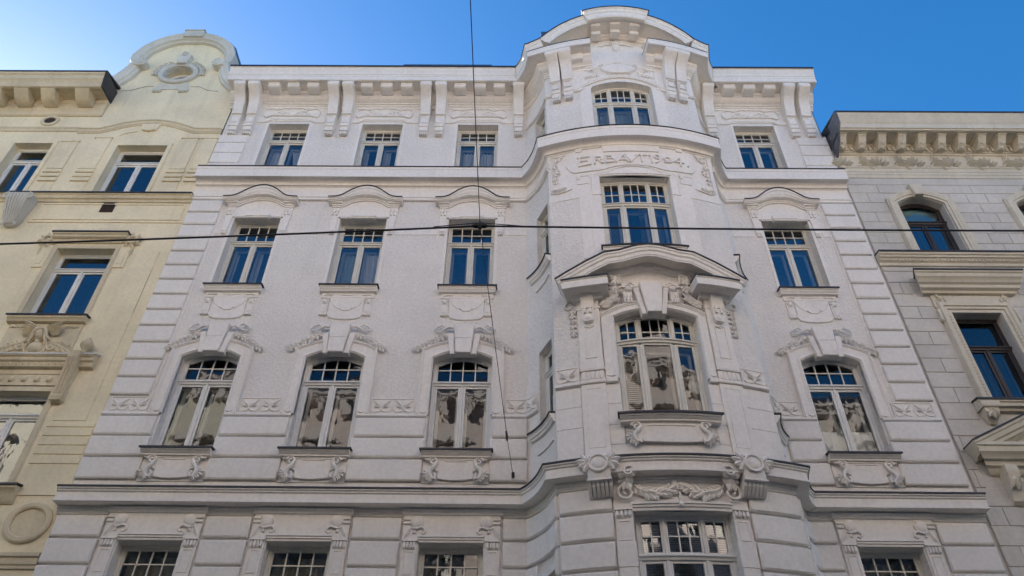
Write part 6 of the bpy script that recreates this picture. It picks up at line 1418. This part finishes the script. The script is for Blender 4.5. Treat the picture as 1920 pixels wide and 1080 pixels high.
b = MB(); b.dome(-.064, 7.60, .05, .045, .01, 12, None, 2, .015); b.tube([(-.064, 7.60, .05), (-.064, 7.60, .13)], .016, 8); b.tube([(-.064, 7.64, .11), (-.064, 7.55, .11)], .026, 8)
mk('wall_anchor', b, 'cable', label='small black wire anchor in the white wall beside the bay', category='anchor')

# ------------------------------------------------------------------ curtains, blinds and a potted flower
def curtain(F, a0, a1, z0, z1, d, folds, label, mat='curtain', gather=0.0, amp=.025, group=None):
    n = folds * 6; b = MB(F); rings = []
    for zi in range(7):
        t = zi / 6; z = z1 + (z0 - z1) * t; sh = gather * math.sin(t * PI * .5)
        rings.append([(a0 + (a1 - a0) * i / n * (1 - abs(sh)) + (max(0, sh) * (a1 - a0)), z, d + amp * (1 + .4 * t) * math.sin(2 * PI * i / 6 + .5 * math.sin(i)) ) for i in range(n + 1)])
    b.loft(rings, False, False)
    o = mk('curtain', b, mat, ang=80, label=label, category='curtain')
    return o
x = AX[0]; curtain(flat, x - .50, x - .06, 15.55, 17.1, -.47, 5, 'white curtain in the left half of the leftmost top window of the white house', gather=-.25); curtain(flat, x + .08, x + .50, 15.55, 17.1, -.47, 5, 'white curtain in the right half of the leftmost top window of the white house', gather=.5)
x = AX[1]; curtain(flat, x - .50, x - .33, 15.55, 17.1, -.47, 2, 'narrow white curtain in the second top window from the left')
x = AX[2]; curtain(flat, x - .46, x - .02, 15.55, 16.98, -.47, 5, 'white curtain in the left half of the top window beside the bay'); curtain(flat, x + .06, x + .48, 15.55, 16.98, -.47, 5, 'white curtain in the right half of the top window beside the bay')
x = AX[1]; curtain(flat, x - .48, x - .04, 11.98, 13.4, -.47, 4, 'grey-green curtain in the window with the pink flower', 'greycurtain', gather=-.2); curtain(flat, x + .05, x + .50, 11.98, 13.4, -.47, 4, 'pale curtain behind the pink flower on the window sill', 'curtain', gather=.15)
x = AX[1]; curtain(flat, x + .10, x + .24, 15.55, 17.1, -.47, 2, 'narrow white curtain right of the middle post in the second top window')
x = AX[0]; curtain(flat, x - .50, x - .36, 11.98, 13.4, -.47, 2, 'narrow pale curtain at the left edge of the leftmost fourth floor window'); curtain(flat, x + .06, x + .18, 11.98, 13.4, -.47, 2, 'narrow pale curtain beside the post of the leftmost fourth floor window')
x = AX[3]; curtain(flat, x - .52, x + .52, 8.12, 8.75, -.34, 9, 'white half curtain in the arched window at the right', 'curtain', amp=.012)
for x, lb in zip(AX, ('beige net curtain in the lowest window at the far left of the white house', 'beige net curtain in the second lowest-row window from the left', 'beige net curtain in the lowest-row window left of the bay', 'beige net curtain in the lowest window right of the bay')): curtain(flat, x - .50, x + .50, 4.3, 6.33, -.50, 7, lb, 'netcurtain', amp=.02)
curtain(bay, -.70, .70, 15.6, 16.95, -.42, 13, 'grey drapes behind the top window of the bay', 'greycurtain')
def blind(F, a0, a1, z0, z1, d, label, mat='blind', pitch=.035):
    b = MB(F); z = z0
    while z < z1: b.loft([[(a, z, d), (a, z + pitch * .8, d - .018), (a, z + pitch * .8 + .003, d - .016), (a, z + .003, d + .002)] for a in (a0, (a0 + a1) / 2, a1)]); z += pitch
    return mk('window_blind', b, mat, label=label, category='blind')
for (a0, a1), lb in zip(((-.68, -.37), (-.29, .27), (.36, .68)), ('left', 'middle', 'right')): blind(bay, a0, a1, 4.3, 6.35, -.30, lb + ' slatted blind in the lowest visible window of the bay')
for (a0, a1), lb in zip(((-.68, -.37),), ('left',)): blind(bay, a0, a1, 8.2, 9.0, -.30, 'slatted blind low in the left light of the arched bay window', pitch=.04)
for a, lb in zip(GAX[:2], ('teal blind in the upper arched window of the grey house', 'teal blind in the second upper window of the grey house at the picture edge')):
    mk('window_blind', MB().box(a - .50, a + .50, 14.22, 14.82, -.36, -.34), 'tealblind', label=lb, category='blind')
pt = empty('potted_flower', (AX[1] + .13, -(-.34), 12.0), label='small pot with pink flower behind the second window from the left', category='plant')
b = MB(); b.loft([[(AX[1] + .13 + r * math.cos(2 * PI * k / 10), z, -.34 + r * math.sin(2 * PI * k / 10)) for k in range(10)] for z, r in ((12.01, .035), (12.10, .05), (12.105, .045))]); mk('pot', b, 'pot', pt)
b = MB()
for k in range(7): b.leaf(AX[1] + .13, 12.10, -.34, PI / 2 + (k - 3) * .4, .12, .05, .02)
mk('leaves', b, 'leafg', pt)
b = MB(); 
for dx, dz in ((-.03, .16), (.02, .18), (-.005, .13)): b.dome(AX[1] + .13 + dx, 12.05 + dz, -.33, .035, .03, 8)
mk('blossom', b, 'flower', pt)
